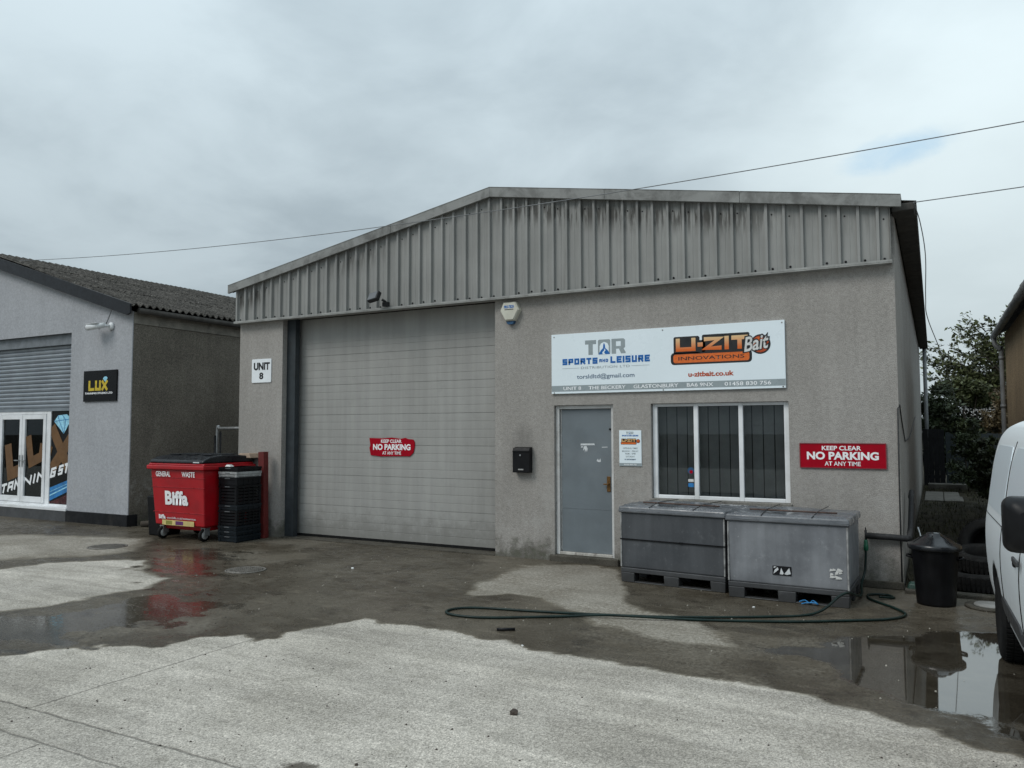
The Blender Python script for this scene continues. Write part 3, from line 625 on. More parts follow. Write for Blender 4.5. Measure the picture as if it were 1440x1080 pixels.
for a, b in ((LT, AP), (AP, RT)):
    e = .0015 if a is LT else -.0015
    n = 3 if a is AP else 3; m = MB()
    for i in range(n):     # lengths of flashing with lapped joints
        t0, t1 = i/n, (i+1)/n - .0006; P = lambda t: (a[0]+(b[0]-a[0])*t + e*(t in (0, 1)), a[1]+(b[1]-a[1])*t)
        p, q = P(t0), P(t1); j = -.0015*(i % 2)
        m.prism([(p[0], p[1]), (q[0], q[1]), (q[0], q[1]-.135), (p[0], p[1]-.135)], 'y', -.155+j, -.115)
        m.prism([(p[0], p[1]+.008), (q[0], q[1]+.008), (q[0], q[1]+.0005), (p[0], p[1]+.0005)], 'y', -.16+j, .25)
    m.build('barge_flashing', M['flashing'], U, world=True, bevel=.003, fix=True)
def roof_sheet(x0, z0, x1, z1, y0, y1, pitch=.146, amp=.026, n=6, drop=.0):
    ys_ = np.arange(y0, y1, pitch/n); P = []
    for s in (0, 1):
        P.append([(x0+(x1-x0)*s, y, z0+(z1-z0)*s + amp*math.cos(2*math.pi*y/pitch) - drop) for y in ys_])
    m = MB(); m.smooth = True; return m.grid(P)
roof_sheet(AP[0], AP[1]-.035, -.10, zt(-.10)-.035, .02, 17.7).build('roof_sheeting', M['asbestos'], U, world=True)
roof_sheet(AP[0]-.002, AP[1]-.035, -10.8, zt(-10.8)-.035, .02, 17.7).build('roof_sheeting', M['asbestos'], U, world=True)
m = MB(); m.box(-.35, -.12, -.02, .3, 4.18, 4.262); m.box(-.33, -.105, .02, 17.6, 4.225, 4.25); m.build('eaves_closure', M['gutter'], U, bevel=.01, world=True)
# roller door
prof = [(.05, .286)]; z = .05; k = 0
while z < 3.16:
    z2 = min(z+.1225, 3.2); gd = .006 if k % 4 == 3 else .003
    prof += [(z+.004, .2768), (z+.06, .2762), (z2-.006, .2768), (z2-.004, .277+gd), (z2, .277+gd)]; z = z2; k += 1
prof += [(z+.006, .277), (3.615, .277)]
m = MB(); m.grid([[(x, y, z) for (z, y) in prof] for x in (-9.5, -5.3)])
rd = m.build('roller_door', M['roller'], U, world=True, fix=True)
MB().box(-9.49, -5.31, .27, .33, .0, .048).build('bottom_seal', M['rubber'], rd, world=True)
m = MB(); m.box(-9.525, -9.34, .10, .115, 0, 3.615); m.box(-9.525, -9.51, .115, .27, 0, 3.615); m.box(-9.355, -9.34, .115, .2, 0, 3.615); m.build('door_jamb', M['dark_steel'], U, world=True)
MB().box(-9.52, -5.47, -.02, .27, -.05, .012).build('door_sill', M['concrete_wet'], U, world=True)
# entrance door
D = thing('entrance_door', '', ''); del D['label'], D['category']; D.parent = U; D.matrix_parent_inverse = Matrix.Translation((5.4, 0, 0))
m = MB(); m.box(-4.537, -4.487, .05, .13, .085, 2.082); m.box(-3.737, -3.693, .05, .13, .085, 2.082); m.box(-4.4868, -3.7372, .05, .13, 2.035, 2.082); m.box(-4.476, -4.468, .082, .12, .14, 2.03); m.build('door_frame', M['white_paint'], D, bevel=.006, world=True)
m = MB(); m.box(-4.465, -3.742, .085, .125, .125, 2.031); m.box(-4.464, -3.743, .081, .0846, .70, .703)
m.build('door_leaf', M['door_paint'], D, bevel=.003, world=True)
m = MB(); m.box(-3.815, -3.765, .074, .0845, .94, 1.14); m.box(-3.80, -3.78, .045, .074, 1.03, 1.05); m.box(-3.85, -3.78, .035, .052, 1.03, 1.048); m.build('handle', M['brass'], D, bevel=.003, world=True)
MB().box(-4.4868, -3.7372, .045, .13, .086, .122).build('threshold', simple('worn white threshold', (.48,.46,.42), .7, dirt=1.0, dirt_c=(.06,.04,.028), nscale=12), D, bevel=.004, world=True)
for (a, b, c, d) in ((-4.19, -3.985, 1.545, 1.572), (-4.185, -4.15, 1.515, 1.535), (-3.885, -3.80, 1.517, 1.53)):
    MB().poly([(a, c), (b, c+.004), (b-.006, d), (a+.004, d-.003)], .0845, .002).build('paper_scrap', M['paper'], D, world=True)
MB().poly([(-4.155,1.47),(-4.14,1.535),(-4.105,1.54),(-4.085,1.50),(-4.10,1.455),(-4.11,1.49),(-4.125,1.45),(-4.13,1.50)], .0845, .002).build('paper_scrap', M['paper'], D, world=True)
MB().poly([(-3.96,1.34),(-3.945,1.37),(-3.925,1.345),(-3.905,1.375),(-3.90,1.33),(-3.93,1.325)], .0845, .002).build('paper_scrap', M['paper'], D, world=True)
MB().lathe([(.014, 0), (.014, -.012), (0, -.014)], (-3.765, .085, 1.76), 10, 'y').build('lock', M['black'], D, world=True)
m = MB(); m.box(-4.60, -3.62, -.05, .21, -.05, .084); m.build('door_step', M['concrete_wet'], D, bevel=.012, world=True)
# window
W = thing('window', '', ''); del W['label'], W['category']; W.parent = U; W.matrix_parent_inverse = Matrix.Translation((5.4, 0, 0))
m = MB(); m.box(-3.175, -3.115, .06, .14, .885, 2.083); m.box(-1.565, -1.505, .06, .14, .885, 2.083)
for a, b in ((-3.1148, -2.6462), (-2.5898, -2.0952), (-2.0418, -1.5652)): m.box(a, b, .06, .14, 2.045, 2.083); m.box(a, b, .06, .14, .885, .93)
m.box(-2.646, -2.59, .058, .14, .885, 2.083); m.box(-2.095, -2.042, .058, .14, .885, 2.083); m.build('window_frame', M['white_pvc'], W, bevel=.006, world=True)
for a, b in ((-3.115, -2.646), (-2.59, -2.095), (-2.042, -1.565)):
    pn_ = MB().box(a, b, .098, .104, .93, 2.045).build('pane', M['glass'], W, world=True)
m = MB(); x = -3.16
while x < -1.5:
    m.prism([(x, .20), (x+.118, .215), (x+.118, .2165), (x, .2015)], 'z', .90, 2.07); x += .1335
m.build('vertical_blind', M['blind'], W, world=True)
m = MB(); m.box(-3.3, -1.4, .9, .95, .3, 2.6); m.build('room_backdrop', M['interior'], W, world=True)
MB().box(-3.2, -1.48, -.03, .15, .84, .884).build('sill', M['concrete'], W, bevel=.008, world=True)
m = MB(); m.poly(disc(-2.70, 1.24, .042, 16), .0975); m.build('sticker', M['sign_navy'], W, world=True)
m = MB(); m.poly(disc(-2.695, 1.225, .022, 10), .095); m.build('sticker', M['sign_red'], W, world=True)
MB().poly(rrect(-2.735, -2.665, 1.10, 1.135, .008), .0975).build('sticker', M['silver_print'], W, world=True)
MB().poly(rrect(-2.735, -2.665, 1.035, 1.085, .008), .0975).build('sticker', M['film_blue'], W, world=True)
MB().box(-1.35, -.335, -.025, -.001, 0, .085).build('wall_footing', M['concrete_wet'], U, bevel=.01, world=True)
m = MB(); m.tube([(-.20, 17.3, .1), (-.20, 17.3, 4.2)], .055, 10); m.build('downpipe', M['gutter_grey'], U, world=True)

# ---------------------------------------------------------------- signs and fittings on the front wall
def grad_print():
    t = T('gold to orange print'); z = t.xyz()[2]
    t.set(t.mix(t.rng(z, 2.75, 2.89, smooth=False), (.66, .13, .015), (.74, .5, .26)), .35); return t.m
M['uzit'] = grad_print()
S = thing('company_sign', 'wide white company sign board above the entrance door and window', 'sign', (-3.04, 0, 2.64))
MB().box(-4.56, -1.52, -.03, -.002, 2.24, 3.045).build('panel', M['sign_white'], S, bevel=.002, world=True)
MB().poly([(-4.558, 2.268), (-1.522, 2.268), (-1.522, 2.348), (-4.558, 2.348)], -.0302, .0006).build('grey_strip', M['sign_grey'], S, world=True)
ty = -.0316
for s_, a, b in (('UNIT 8', -4.384, -4.126), ('THE BECKERY', -4.018, -3.501), ('GLASTONBURY', -3.394, -2.807), ('BA6 9NX', -2.698, -2.370), ('01458 830 756', -2.232, -1.685)):
    lettering(s_, a, b, 2.285, 2.331, ty, M['text_white'], S, bold=.012)
def tor_logo(x0, x1, z0, z1, y, root):
    w = x1-x0; h = z1-z0; X_ = lambda u: x0+w*u; Z_ = lambda v: z0+h*v
    m = MB(); m.poly([(X_(0),Z_(.72)),(X_(.28),Z_(.72)),(X_(.28),Z_(1)),(X_(0),Z_(1))], y, .0006); m.poly([(X_(.085),Z_(0)),(X_(.195),Z_(0)),(X_(.195),Z_(.72)),(X_(.085),Z_(.72))], y, .0006); m.build('logo', M['sign_grey'], root, world=True)
    MB().poly(rrect(X_(.325), X_(.63), Z_(0), Z_(1), w*.04), y, .0006).build('logo', M['sign_grey'], root, world=True); m = MB()
    q = [(X_(.66),Z_(0)),(X_(.77),Z_(0)),(X_(.77),Z_(.33)),(X_(.84),Z_(.33)),(X_(.89),Z_(.0)),(X_(1.0),Z_(.0)),(X_(1.0),Z_(.09)),(X_(.95),Z_(.33)),(X_(.99),Z_(.42)),(X_(.99),Z_(.9)),(X_(.95),Z_(1)),(X_(.66),Z_(1))]
    m.poly(q, y, .0006); m.build('logo', M['sign_grey'], root, world=True)
    m = MB(); m.poly([(X_(.365),Z_(.0)),(X_(.59),Z_(.0)),(X_(.59),Z_(.55)),(X_(.56),Z_(.74)),(X_(.48),Z_(.84)),(X_(.40),Z_(.74)),(X_(.365),Z_(.55))], y-.0008, .0006)
    m.poly([(X_(.77),Z_(.5)),(X_(.885),Z_(.5)),(X_(.885),Z_(.82)),(X_(.77),Z_(.82))], y-.0008, .0006); m.build('logo', M['sign_white'], root, world=True)
    m = MB(); m.poly([(X_(.335),Z_(0)),(X_(.40),Z_(.28)),(X_(.45),Z_(.42)),(X_(.455),Z_(.62)),(X_(.475),Z_(.78)),(X_(.50),Z_(.62)),(X_(.505),Z_(.42)),(X_(.56),Z_(.28)),(X_(.625),Z_(0))], y-.0016, .0006)
    m.build('logo', M['sign_blue'], root, world=True)
    m = MB(); m.poly([(X_(.44),Z_(0)),(X_(.51),Z_(0)),(X_(.475),Z_(.14)),(X_(.515),Z_(.27)),(X_(.48),Z_(.40)),(X_(.485),Z_(.27)),(X_(.435),Z_(.14))], y-.0024, .0006); m.build('logo', M['sign_white'], root, world=True)
tor_logo(-4.065, -3.497, 2.745, 2.941, -.0302, S)
for a_ in (('SPORTS', -4.395, -3.889, 2.625, 2.707, .024, ty+.001, .24), ('LEISURE', -3.707, -3.172, 2.625, 2.712, .024, ty+.001, .24), ('AND', -3.863, -3.739, 2.642, 2.684, .0115, ty+.001, .28)): m = MB(); block_text(m, *a_); m.build('lettering', M['sign_blue'], S, world=True)
lettering('DISTRIBUTION LTD', -4.126, -3.443, 2.562, 2.593, ty, M['sign_grey'], S, bold=.004, spacing=1.1)
m = MB(); m.poly([(-4.40, 2.576), (-4.15, 2.576), (-4.15, 2.579), (-4.40, 2.579)], ty, .0006); m.poly([(-3.42, 2.578), (-3.18, 2.578), (-3.18, 2.581), (-3.42, 2.581)], ty, .0006); m.build('rule_line', M['sign_grey'], S, world=True)
lettering('torsldltd@gmail.com', -4.186, -3.380, 2.415, 2.492, ty, M['sign_navy'], S, bold=.006)
def uzit_logo(root, ox=0, oz=0, k=1., y=-.0302, small=False):
    f = lambda p: [(ox+(a+2.3)*k, oz+(b-2.7)*k) for a, b in p]; d = .0008
    def mb(polys, lay, mat, nm='logo'):
        m = MB()
        for p in polys: m.poly(f(p), y-lay*d, .0006); 
        m.build(nm, mat, root, world=True)
    mb([rrect(-2.898, -1.90, 2.562, 2.715, .045), [(-2.86,2.70),(-2.53,2.70),(-2.53,2.9),(-2.55,2.915),(-2.845,2.915),(-2.86,2.9)]], 0, M['text_black'])
    mb([rrect(-2.50, -1.925, 2.70, 2.925, .02), rrect(-2.56, -2.46, 2.71, 2.86, .02)], 1, M['text_black'])
    mb([disc(-1.80, 2.772, .118)], 2, M['text_black']); mb([disc(-1.80, 2.772, .10)], 3, M['orange_deep']); mb([disc(-1.812, 2.79, .066)], 4, M['orange'])
    mb([rrect(-2.865, -1.93, 2.585, 2.692, .03)], 2, M['orange'])
    m = MB(); K = lambda a: f([a])[0]
    for w_, a, b in (('U', -2.83, -2.58), ('-', -2.555, -2.49), ('Z', -2.475, -2.26), ('I', -2.235, -2.16), ('T', -2.14, -1.945)):
        p, q = K((a, 2.728)), K((b, 2.893)); block_text(m, w_, p[0], q[0], p[1], q[1], .052*k, y-3*d, 0)
    m.build('logo', M['uzit'] if not small else M['gold_print'], root, world=True)
    if not small:
        p, q = K((-2.80, 2.618)), K((-1.99, 2.662)); lettering('INNOVATIONS', p[0], q[0], p[1], q[1], y-4.5*d, M['text_black'], root, bold=.006)
        lettering('Bait', *[K((-2.01, 2.65))[0], K((-1.665, 2.65))[0]], K((0, 2.668))[1], K((0, 2.872))[1], y-6*d, M['text_black'], root, bold=.075, shear=.35, rot=R(8))
        lettering('Bait', *[K((-1.99, 2.65))[0], K((-1.685, 2.65))[0]], K((0, 2.682))[1], K((0, 2.858))[1], y-7.2*d, M['silver_print'], root, bold=.02, shear=.35, rot=R(8))
uzit_logo(S, -2.3, 2.7)
lettering('u-zitbait.co.uk', -2.678, -2.118, 2.408, 2.47, ty, M['orange_deep'], S, bold=.035)
m = MB()
for (a, b) in ((-4.52, 3.01), (-3.0, 3.015), (-1.55, 3.015), (-4.52, 2.255), (-3.0, 2.256), (-1.55, 2.256)): m.lathe([(.009, 0), (.009, -.004), (0, -.005)], (a, -.03, b), 8, 'y')
m.build('screw', M['wheel_grey'], S, world=True)

def no_parking(name_label, x0, x1, z0, z1, y, outline, root_rot=0):
    S = thing('no_parking_sign', name_label, 'sign', ((x0+x1)/2, y, (z0+z1)/2)); w, h = x1-x0, z1-z0
    MB().poly([(x0+w*a, z0+h*b) for a, b in outline], y, .012).build('panel', M['sign_red'], S, world=True)
    t = y-.0135; X_ = lambda u: x0+w*u; Z_ = lambda v: z0+h*v
    lettering('KEEP CLEAR', X_(.265), X_(.72), Z_(.72), Z_(.90), t, M['text_white'], S, bold=.025)
    lettering('NO PARKING', X_(.085), X_(.915), Z_(.34), Z_(.66), t, M['text_white'], S, bold=.04)
    lettering('AT ANY TIME', X_(.295), X_(.71), Z_(.10), Z_(.27), t, M['text_white'], S, bold=.012)
    return S
a = no_parking('red no parking sign with square corners on the wall right of the window', -1.385, -.475, 1.31, 1.592, -.004, [(0,0),(1,0),(1,1),(0,1)])
m = MB()
for (p, q, r_, s_) in ((-1.385, -.475, 1.308, 1.318), (-1.385, -.475, 1.584, 1.594), (-1.387, -1.377, 1.318, 1.584), (-.483, -.473, 1.318, 1.584)): m.box(p, q, -.02, -.0165, r_, s_)
m.build('edge_trim', simple('dark red edge', (.2, .02, .03), .4), a, world=True)
no_parking('torn red no parking sticker with ragged top edge on the roller door', -7.90, -7.03, 1.345, 1.64, .2735, [(.0,.98),(.0,.93),(.02,.6),(.0,.45),(.03,.06),(.25,.0),(.6,.02),(.9,.03),(.97,.2),(1,.5),(1,.78),(.97,.9),(.85,.93),(.8,.99),(.7,.94),(.5,1.0),(.3,.96)])
S = thing('unit_number_sign', 'small white square sign with the unit number on the left pier', 'sign', (-9.99, 0, 2.76))
MB().poly(rrect(-10.215, -9.77, 2.565, 2.965, .02), -.003, .012).build('panel', simple('white plate', (.8,.83,.85), .35, var=.04), S, world=True)
lettering('UNIT', -10.17, -9.80, 2.775, 2.905, -.0165, M['text_black'], S, bold=.05); lettering('8', -10.04, -9.945, 2.62, 2.735, -.0165, M['text_black'], S, bold=.04)
S = thing('opening_hours_sign', 'small upright white notice between the entrance door and the window', 'sign', (-3.455, 0, 1.5))
MB().box(-3.605, -3.305, -.012, -.002, 1.285, 1.745).build('panel', M['sign_white'], S, bevel=.002, world=True)
MB().poly([(-3.603, 1.287), (-3.307, 1.287), (-3.307, 1.325), (-3.603, 1.325)], -.0122, .0006).build('grey_strip', M['sign_grey'], S, world=True)
tor_logo(-3.51, -3.41, 1.695, 1.728, -.0122, S); lettering('SPORTS AND LEISURE', -3.565, -3.345, 1.668, 1.686, -.0136, M['sign_blue'], S, bold=.05)
uzit_logo(S, -3.455, 1.592, .215, -.0122, True)
for s_, z, hw in (('OPENING TIMES', 1.505, .098), ('MONDAY - FRIDAY', 1.468, .11), ('9AM - 5PM', 1.435, .07), ('SATURDAY', 1.398, .06)): lettering(s_, -3.455-hw, -3.455+hw, z, z+.02, -.0136, M['sign_grey'], S, bold=.01)
lettering('BY APPOINTMENT', -3.53, -3.38, 1.362, 1.38, -.0136, M['sign_navy'], S, bold=.02); lettering('01458 830 756', -3.54, -3.37, 1.298, 1.313, -.0136, M['text_white'], S, bold=.02)

L = thing('letterbox', 'small black metal letterbox on the wall left of the entrance door', 'letterbox', (-5.0, 0, 1.34))
m = MB(); m.prism([(-.002, 1.17), (-.10, 1.17), (-.10, 1.46), (-.085, 1.505), (-.002, 1.52)], 'x', -5.13, -4.87); m.build('body', M['black'], L, bevel=.006, world=True)
MB().box(-5.125, -4.875, -.112, -.1012, 1.455, 1.472).build('flap', M['black'], L, bevel=.003, world=True)
MB().lathe([(.012, 0), (.012, -.006), (0, -.008)], (-5.01, -.10, 1.405), 12, 'y').build('lock', M['galv'], L, world=True)
MB().box(-5.04, -4.96, -.106, -.1005, 1.205, 1.222).build('name_plate', M['wheel_grey'], L, world=True)
A = thing('alarm_box', 'cream hexagonal burglar alarm box high on the wall beside the roller door', 'alarm', (-5.185, 0, 3.4))
hexa = [(-5.285,3.545),(-5.085,3.545),(-5.03,3.425),(-5.115,3.275),(-5.255,3.275),(-5.34,3.425)]
m = MB(); n_ = len(hexa); cx_, cz_ = -5.185, 3.42
v = [(a, -.002, b) for a, b in hexa] + [(cx_+(a-cx_)*.97, -.07, cz_+(b-cz_)*.97) for a, b in hexa] + [(cx_+(a-cx_)*.85, -.09, cz_+(b-cz_)*.85) for a, b in hexa]
m.add(v, [(i+r_*n_, (i+1) % n_+r_*n_, (i+1) % n_+(r_+1)*n_, i+(r_+1)*n_) for r_ in (0, 1) for i in range(n_)] + [tuple(2*n_+i for i in range(n_))]); m.build('case', M['alarm'], A, world=True)
m = MB(); m.prism([(-5.25,3.272),(-5.12,3.272),(-5.145,3.232),(-5.225,3.232)], 'y', -.004, -.06); m.build('strobe_lens', M['sign_navy'], A, world=True)
lettering('PRO-TECH', -5.262, -5.108, 3.452, 3.495, -.0915, M['sign_blue'], A, bold=.05)
m = MB(); m.poly([(-5.255, 3.43), (-5.115, 3.43), (-5.115, 3.44), (-5.255, 3.44)], -.0905, .0008); m.build('print_line', M['text_black'], A, world=True)
F = thing('floodlight', 'small dark floodlight tilted down on the cladding above the roller door', 'floodlight', (-7.35, -.1, 3.72))
MB().box(-7.345, -7.24, -.16, -.1055, 3.635, 3.70).build('bracket', M['flood'], F, bevel=.004, world=True)
hd = MB().box(-.105, .105, -.04, .03, -.075, .075).build('lamp_head', M['flood'], F, bevel=.01); hd.matrix_local = Matrix.Translation((-.03, -.20, .04)) @ Matrix.Rotation(R(-28), 4, 'X') @ Matrix.Rotation(R(-12), 4, 'Z')
gf = MB().box(-.09, .09, -.045, -.0405, -.062, .062).build('lamp_glass', M['glassface'], hd)
MB().tube([(-7.3, -.12, 3.70), (-7.34, -.17, 3.74)], .02, 8).build('arm', M['flood'], F, world=True)

# pipe, tap, cables on the right end of the wall
P = thing('lagged_water_pipe', 'black lagged water pipe wrapping the right corner of the wall', 'pipe', (-.6, -.07, .57))
m = MB(); m.tube([(-.70, -.06, .575), (-.45, -.06, .572), (-.30, -.06, .565), (-.27, -.02, .57)], .034, 10); m.tube([(-.275, -.03, .57), (-.265, .25, .66), (-.262, .7, .90), (-.262, 1.0, 1.0), (-.28, 1.15, .92)], .03, 10)
m.build('lagging', M['lag'], P, world=True); MB().tube([(-.262, .15, .60), (-.25, .55, .74), (-.25, .95, .86)], .018, 8).build('conduit', M['black'], P, world=True)
tp = MB().tube([(-.705, -.06, .50), (-.705, -.06, .635)], .012, 8).build('tap', M['lag'], P, world=True)
MB().tube([(-.705, -.06, .63), (-.705, -.06, .665)], .006, 6).build('tap_key', M['black'], tp, world=True)
m = MB(); m.smooth = True; m.tube([(-.36, -.012, .0), (-.358, -.012, 1.0), (-.35, -.012, 1.98), (-.33, .03, 2.02), (-.328, .4, 1.86), (-.328, 1.4, 1.60), (-.328, 3.5, 1.63), (-.328, 8, 2.0)], .007, 6)
tag(m.build('wall_cable', M['cable'], None), 'thin black cable running up the corner and along the right side wall', 'cable')
def wire(name, pts, r, label, cat='cable'): return tag(MB().tube(pts, r, 6).build(name, M['cable_grey'], None), label, cat)
A_, B_ = Vector((-16.9, -.2, 5.34)), Vector((.833, -1.0, 4.64))
wire('overhead_wire', [A_+(B_-A_)*t - Vector((0, 0, .98*t*(1-t))) for t in np.linspace(0, 1.45, 60)], .0055, 'long sagging overhead wire crossing the sky in front of the gable')
wire('overhead_wire', [(-.13+t, -.1+t*.02, 4.235+.022*t+.003*t*t) for t in np.linspace(0, 10, 30)], .0055, 'short overhead wire leaving the right eaves corner of the unit')
ctrl = [(-.125, -.1, 4.235), (-.07, 0.2, 4.07), (-.03, .5, 3.75), (-.045, 1.1, 3.35), (-.03, 2, 3.2), (.15, 5, 2.95), (.42, 12, 2.7), (.62, 17, 2.3)]
def smooth_path(c, n=10):
    c = [Vector(p) for p in c]; c = [c[0]*2-c[1]] + c + [c[-1]*2-c[-2]]; o = []
    for i in range(1, len(c)-2):
        for k in range(n):
            t = k/n; a, b, d, e = c[i-1], c[i], c[i+1], c[i+2]
            o.append(.5*((2*b)+(d-a)*t+(2*a-5*b+4*d-e)*t*t+(3*b-a-3*d+e)*t**3))
    return o + [c[-2]]
wire('hanging_cable', smooth_path(ctrl), .0055, 'slack thin cable hanging from the right eaves corner towards the trees')
# ================================================================== the tanning studio
LY = -.24
B = thing('tanning_studio', 'pale grey painted studio with half open shutter and mossy corrugated roof', 'building', (-15.5, LY, 0))
X = [-22.1, -18.75, -14.90, -13.06]; Z = [.2, 3.69, 3.98]
m = MB(); wall_cells(m, X, Z, lambda i, j: (i, j) != (1, 0), LY, LY+.02)
m.prism([(-22.1, 3.981), (-13.06, 3.981), (-17.58, 5.33)], 'y', LY, LY+.02); m.build('front_wall', M['studio_render'], B, world=True, fix=False)
MB().box(-13.31, -13.062, LY+.022, 14, .0, 3.75).build('side_wall', M['studio_side'], B, world=True)
MB().box(-13.32, -13.045, LY+.022, 14, 3.752, 3.97).build('wall_plate', simple('grimy cream render band', (.2,.185,.155), .9, grain=.2, dirt=.6), B, world=True)
MB().box(-22.1, -21.9, LY+.252, 14, .0, 3.97).build('side_wall', M['studio_side'], B, world=True)
MB().box(-22.1, -13.1, 13.9, 14.1, 0, 3.97).build('rear_wall', M['studio_side'], B, world=True)
for a, b in ((-14.90, -13.055), (-22.1, -18.75)): MB().box(a, b, LY-.02, LY+.2, -.05, .215).build('plinth', M['plinth'], B, bevel=.01, world=True)
m = MB(); m.box(-14.9, -14.87, LY+.022, LY+.25, .2, 3.69); m.build('opening_reveal', M['studio_render'], B, world=True)
AX, AZ = -17.58, 5.50; EX, EZ = -12.96, 4.10; s_ = (AZ-EZ)/(AX-EX)
for sgn in (1, -1):
    P_ = lambda x, z: ((x if sgn > 0 else 2*AX-x), z)
    m = MB(); a, b = P_(AX+.001, AZ), P_(EX, EZ); e = P_(EX, EZ-.18); d = P_(EX-.09, EZ-.21+.0); c = P_(AX+.001, AZ-.24)
    m.prism([a, b, e, d, c], 'y', LY-.14, LY-.10); m.build('fascia_board', M['fascia'], B, bevel=.004, world=True)
def roof2(x0, z0, x1, z1, y0, y1, rowsn=3, pitch=.146, amp=.028, n=6):
    m = MB(); m.smooth = True; ys_ = np.arange(y0, y1, pitch/n)
    for r_ in range(rowsn):
        a, b = r_/rowsn - (.03 if r_ else 0), (r_+1)/rowsn; lift = .012*(rowsn-r_)
        P = []
        for t in np.linspace(a, b, 5): P.append([(x0+(x1-x0)*t, y, z0+(z1-z0)*t + lift + amp*math.cos(2*math.pi*y/pitch) + .006*math.sin(y*1.7+t*5)) for y in ys_])
        m.grid(P)
        m.grid([[(x0+(x1-x0)*b, y, z0+(z1-z0)*b + lift + amp*math.cos(2*math.pi*y/pitch) - dz_) for y in ys_] for dz_ in (0, .016)])
    return m
roof2(AX, AZ+.02, EX+.06, EZ-.03, LY-.12, 14.2).build('roof_sheeting', M['asbestos'], B, world=True)
roof2(AX-.002, AZ+.02, 2*AX-EX-.06, EZ-.03, LY-.12, 14.2).build('roof_sheeting', M['asbestos'], B, world=True)
m = MB(); m.tube([(-12.93, LY+.02, 3.985), (-12.93, 14, 3.985)], .055, 10); m.build('gutter', M['gutter'], B, world=True)
# shutter
m = MB(); prof = []; z = 2.22
while z < 3.69:
    for a, b in ((0, .0), (.012, -.018), (.045, -.026), (.072, -.014), (.08, 0)): prof.append((z+a, LY+.17+b))
    z += .085
m.grid([[(x, y, z) for z, y in prof] for x in (-18.75, -14.9)]); m.build('roller_shutter', M['shutter'], B, world=True)
MB().box(-18.75, -14.9, LY+.08, LY+.16, 3.48, 3.69).build('shutter_box', simple('shutter box', (.16,.175,.19), .5), B, world=True)
MB().box(-18.75, -14.9, LY+.13, LY+.18, 2.16, 2.22).build('shutter_bottom_rail', M['shutter'], B, world=True)
fy = LY+.14
F = thing('shopfront', '', ''); del F['label'], F['category']; F.parent = B; F.matrix_parent_inverse = Matrix.Translation((15.5, -LY, 0))
m = MB(); m.box(-18.75, -14.9, fy, fy+.08, .20, .30)
for a, b in ((-18.75, -18.67), (-17.62, -17.50), (-15.86, -15.72), (-14.93, -14.9)): m.box(a, b, fy, fy+.08, .301, 2.2)
for a, b in ((-18.669, -17.621), (-17.499, -15.861)): m.box(a, b, fy, fy+.08, 2.10, 2.2)
m.build('frame', M['white_pvc'], F, bevel=.005, world=True)
for a, b in ((-17.495, -16.685), (-16.675, -15.865)):
    dr_ = MB()
    dr_.box(a, a+.09, fy-.015, fy+.05, .305, 2.095); dr_.box(b-.09, b, fy-.015, fy+.05, .305, 2.095); dr_.box(a+.0902, b-.0902, fy-.015, fy+.05, .305, .42); dr_.box(a+.0902, b-.0902, fy-.015, fy+.05, 2.0, 2.095)
    d_ = dr_.build('glazed_door', M['white_pvc'], F, bevel=.005, world=True)
    MB().box(a+.0903, b-.0903, fy+.02, fy+.026, .42, 2.0).build('pane', M['glass_dark'], d_, world=True)
    h_ = MB(); xx = b-.045 if b < -16.6 else a+.045
    h_.box(xx-.018, xx+.018, fy-.024, fy-.0155, 1.02, 1.26); s2 = -1 if b < -16.6 else 1; h_.box(min(xx, xx+s2*.14), max(xx, xx+s2*.14), fy-.055, fy-.038, 1.14, 1.16); h_.box(xx-.008, xx+.008, fy-.04, fy-.024, 1.14, 1.16)
    h_.build('handle', M['galv'], d_, world=True)
MB().box(-15.72, -14.93, fy+.02, fy+.026, .301, 2.2).build('film_panel', M['film_black'], F, world=True)
MB().box(-18.67, -17.62, fy+.02, fy+.026, .301, 2.1).build('pane', M['glass_dark'], F, world=True)
MB().box(-19, -14.6, fy+1.4, fy+1.5, 0, 3.5).build('partition', simple('dim red brown room wall', (.05,.03,.027), .8, var=.6, nscale=1.5), F, world=True)
m = MB()
for a, w in ((-17.3, .25), (-16.9, .12), (-16.3, .3), (-15.95, .1)): m.box(a, a+w, fy+.8, fy+.84, .3, 2.1)
m.build('display_banner', simple('dim banner', (.10, .075, .065), .7, var=.5), F, world=True)
y_ = fy+.016
m = MB()   # bronze LUX lettering across door and panel
strokes(m, [[(-17.22, 1.48), (-17.10, .86), (-16.66, .98)]], .24, y_); m.cur = 0
strokes(m, [[(-16.50, 1.66), (-16.38, 1.12), (-16.02, 1.24), (-15.98, 1.5)]], .2, y_)
m.build('window_lettering', M['lux_brown'], F, world=True)
m = MB(); strokes(m, [[(-15.70, 1.84), (-15.12, 1.02)], [(-15.68, .98), (-14.96, 1.72)]], .24, y_); strokes(m, [[(-15.78, 1.22), (-15.70, 1.45)]], .1, y_-.001); m.build('window_lettering', M['lux_brown'], F, world=True)
ss = .21
for w_, a, b in (('TAN', -17.43, -16.77), ('NIN', -16.64, -15.90), ('G', -15.72, -15.55), ('STU', -15.46, -14.95)):
    m = MB(); u = a; z0 = .43+(a+17.43)*.222; block_text(m, w_, a, b, z0, z0+.20, .048, y_-.002, .25, skew=.25, rise=.222); m.build('window_lettering', M['text_white'], F, world=True)
m = MB(); m.poly([(-15.71, .36), (-14.94, .62), (-14.94, .84), (-15.71, .62)], y_, .001); m.build('window_graphic', M['film_blue'], F, world=True)
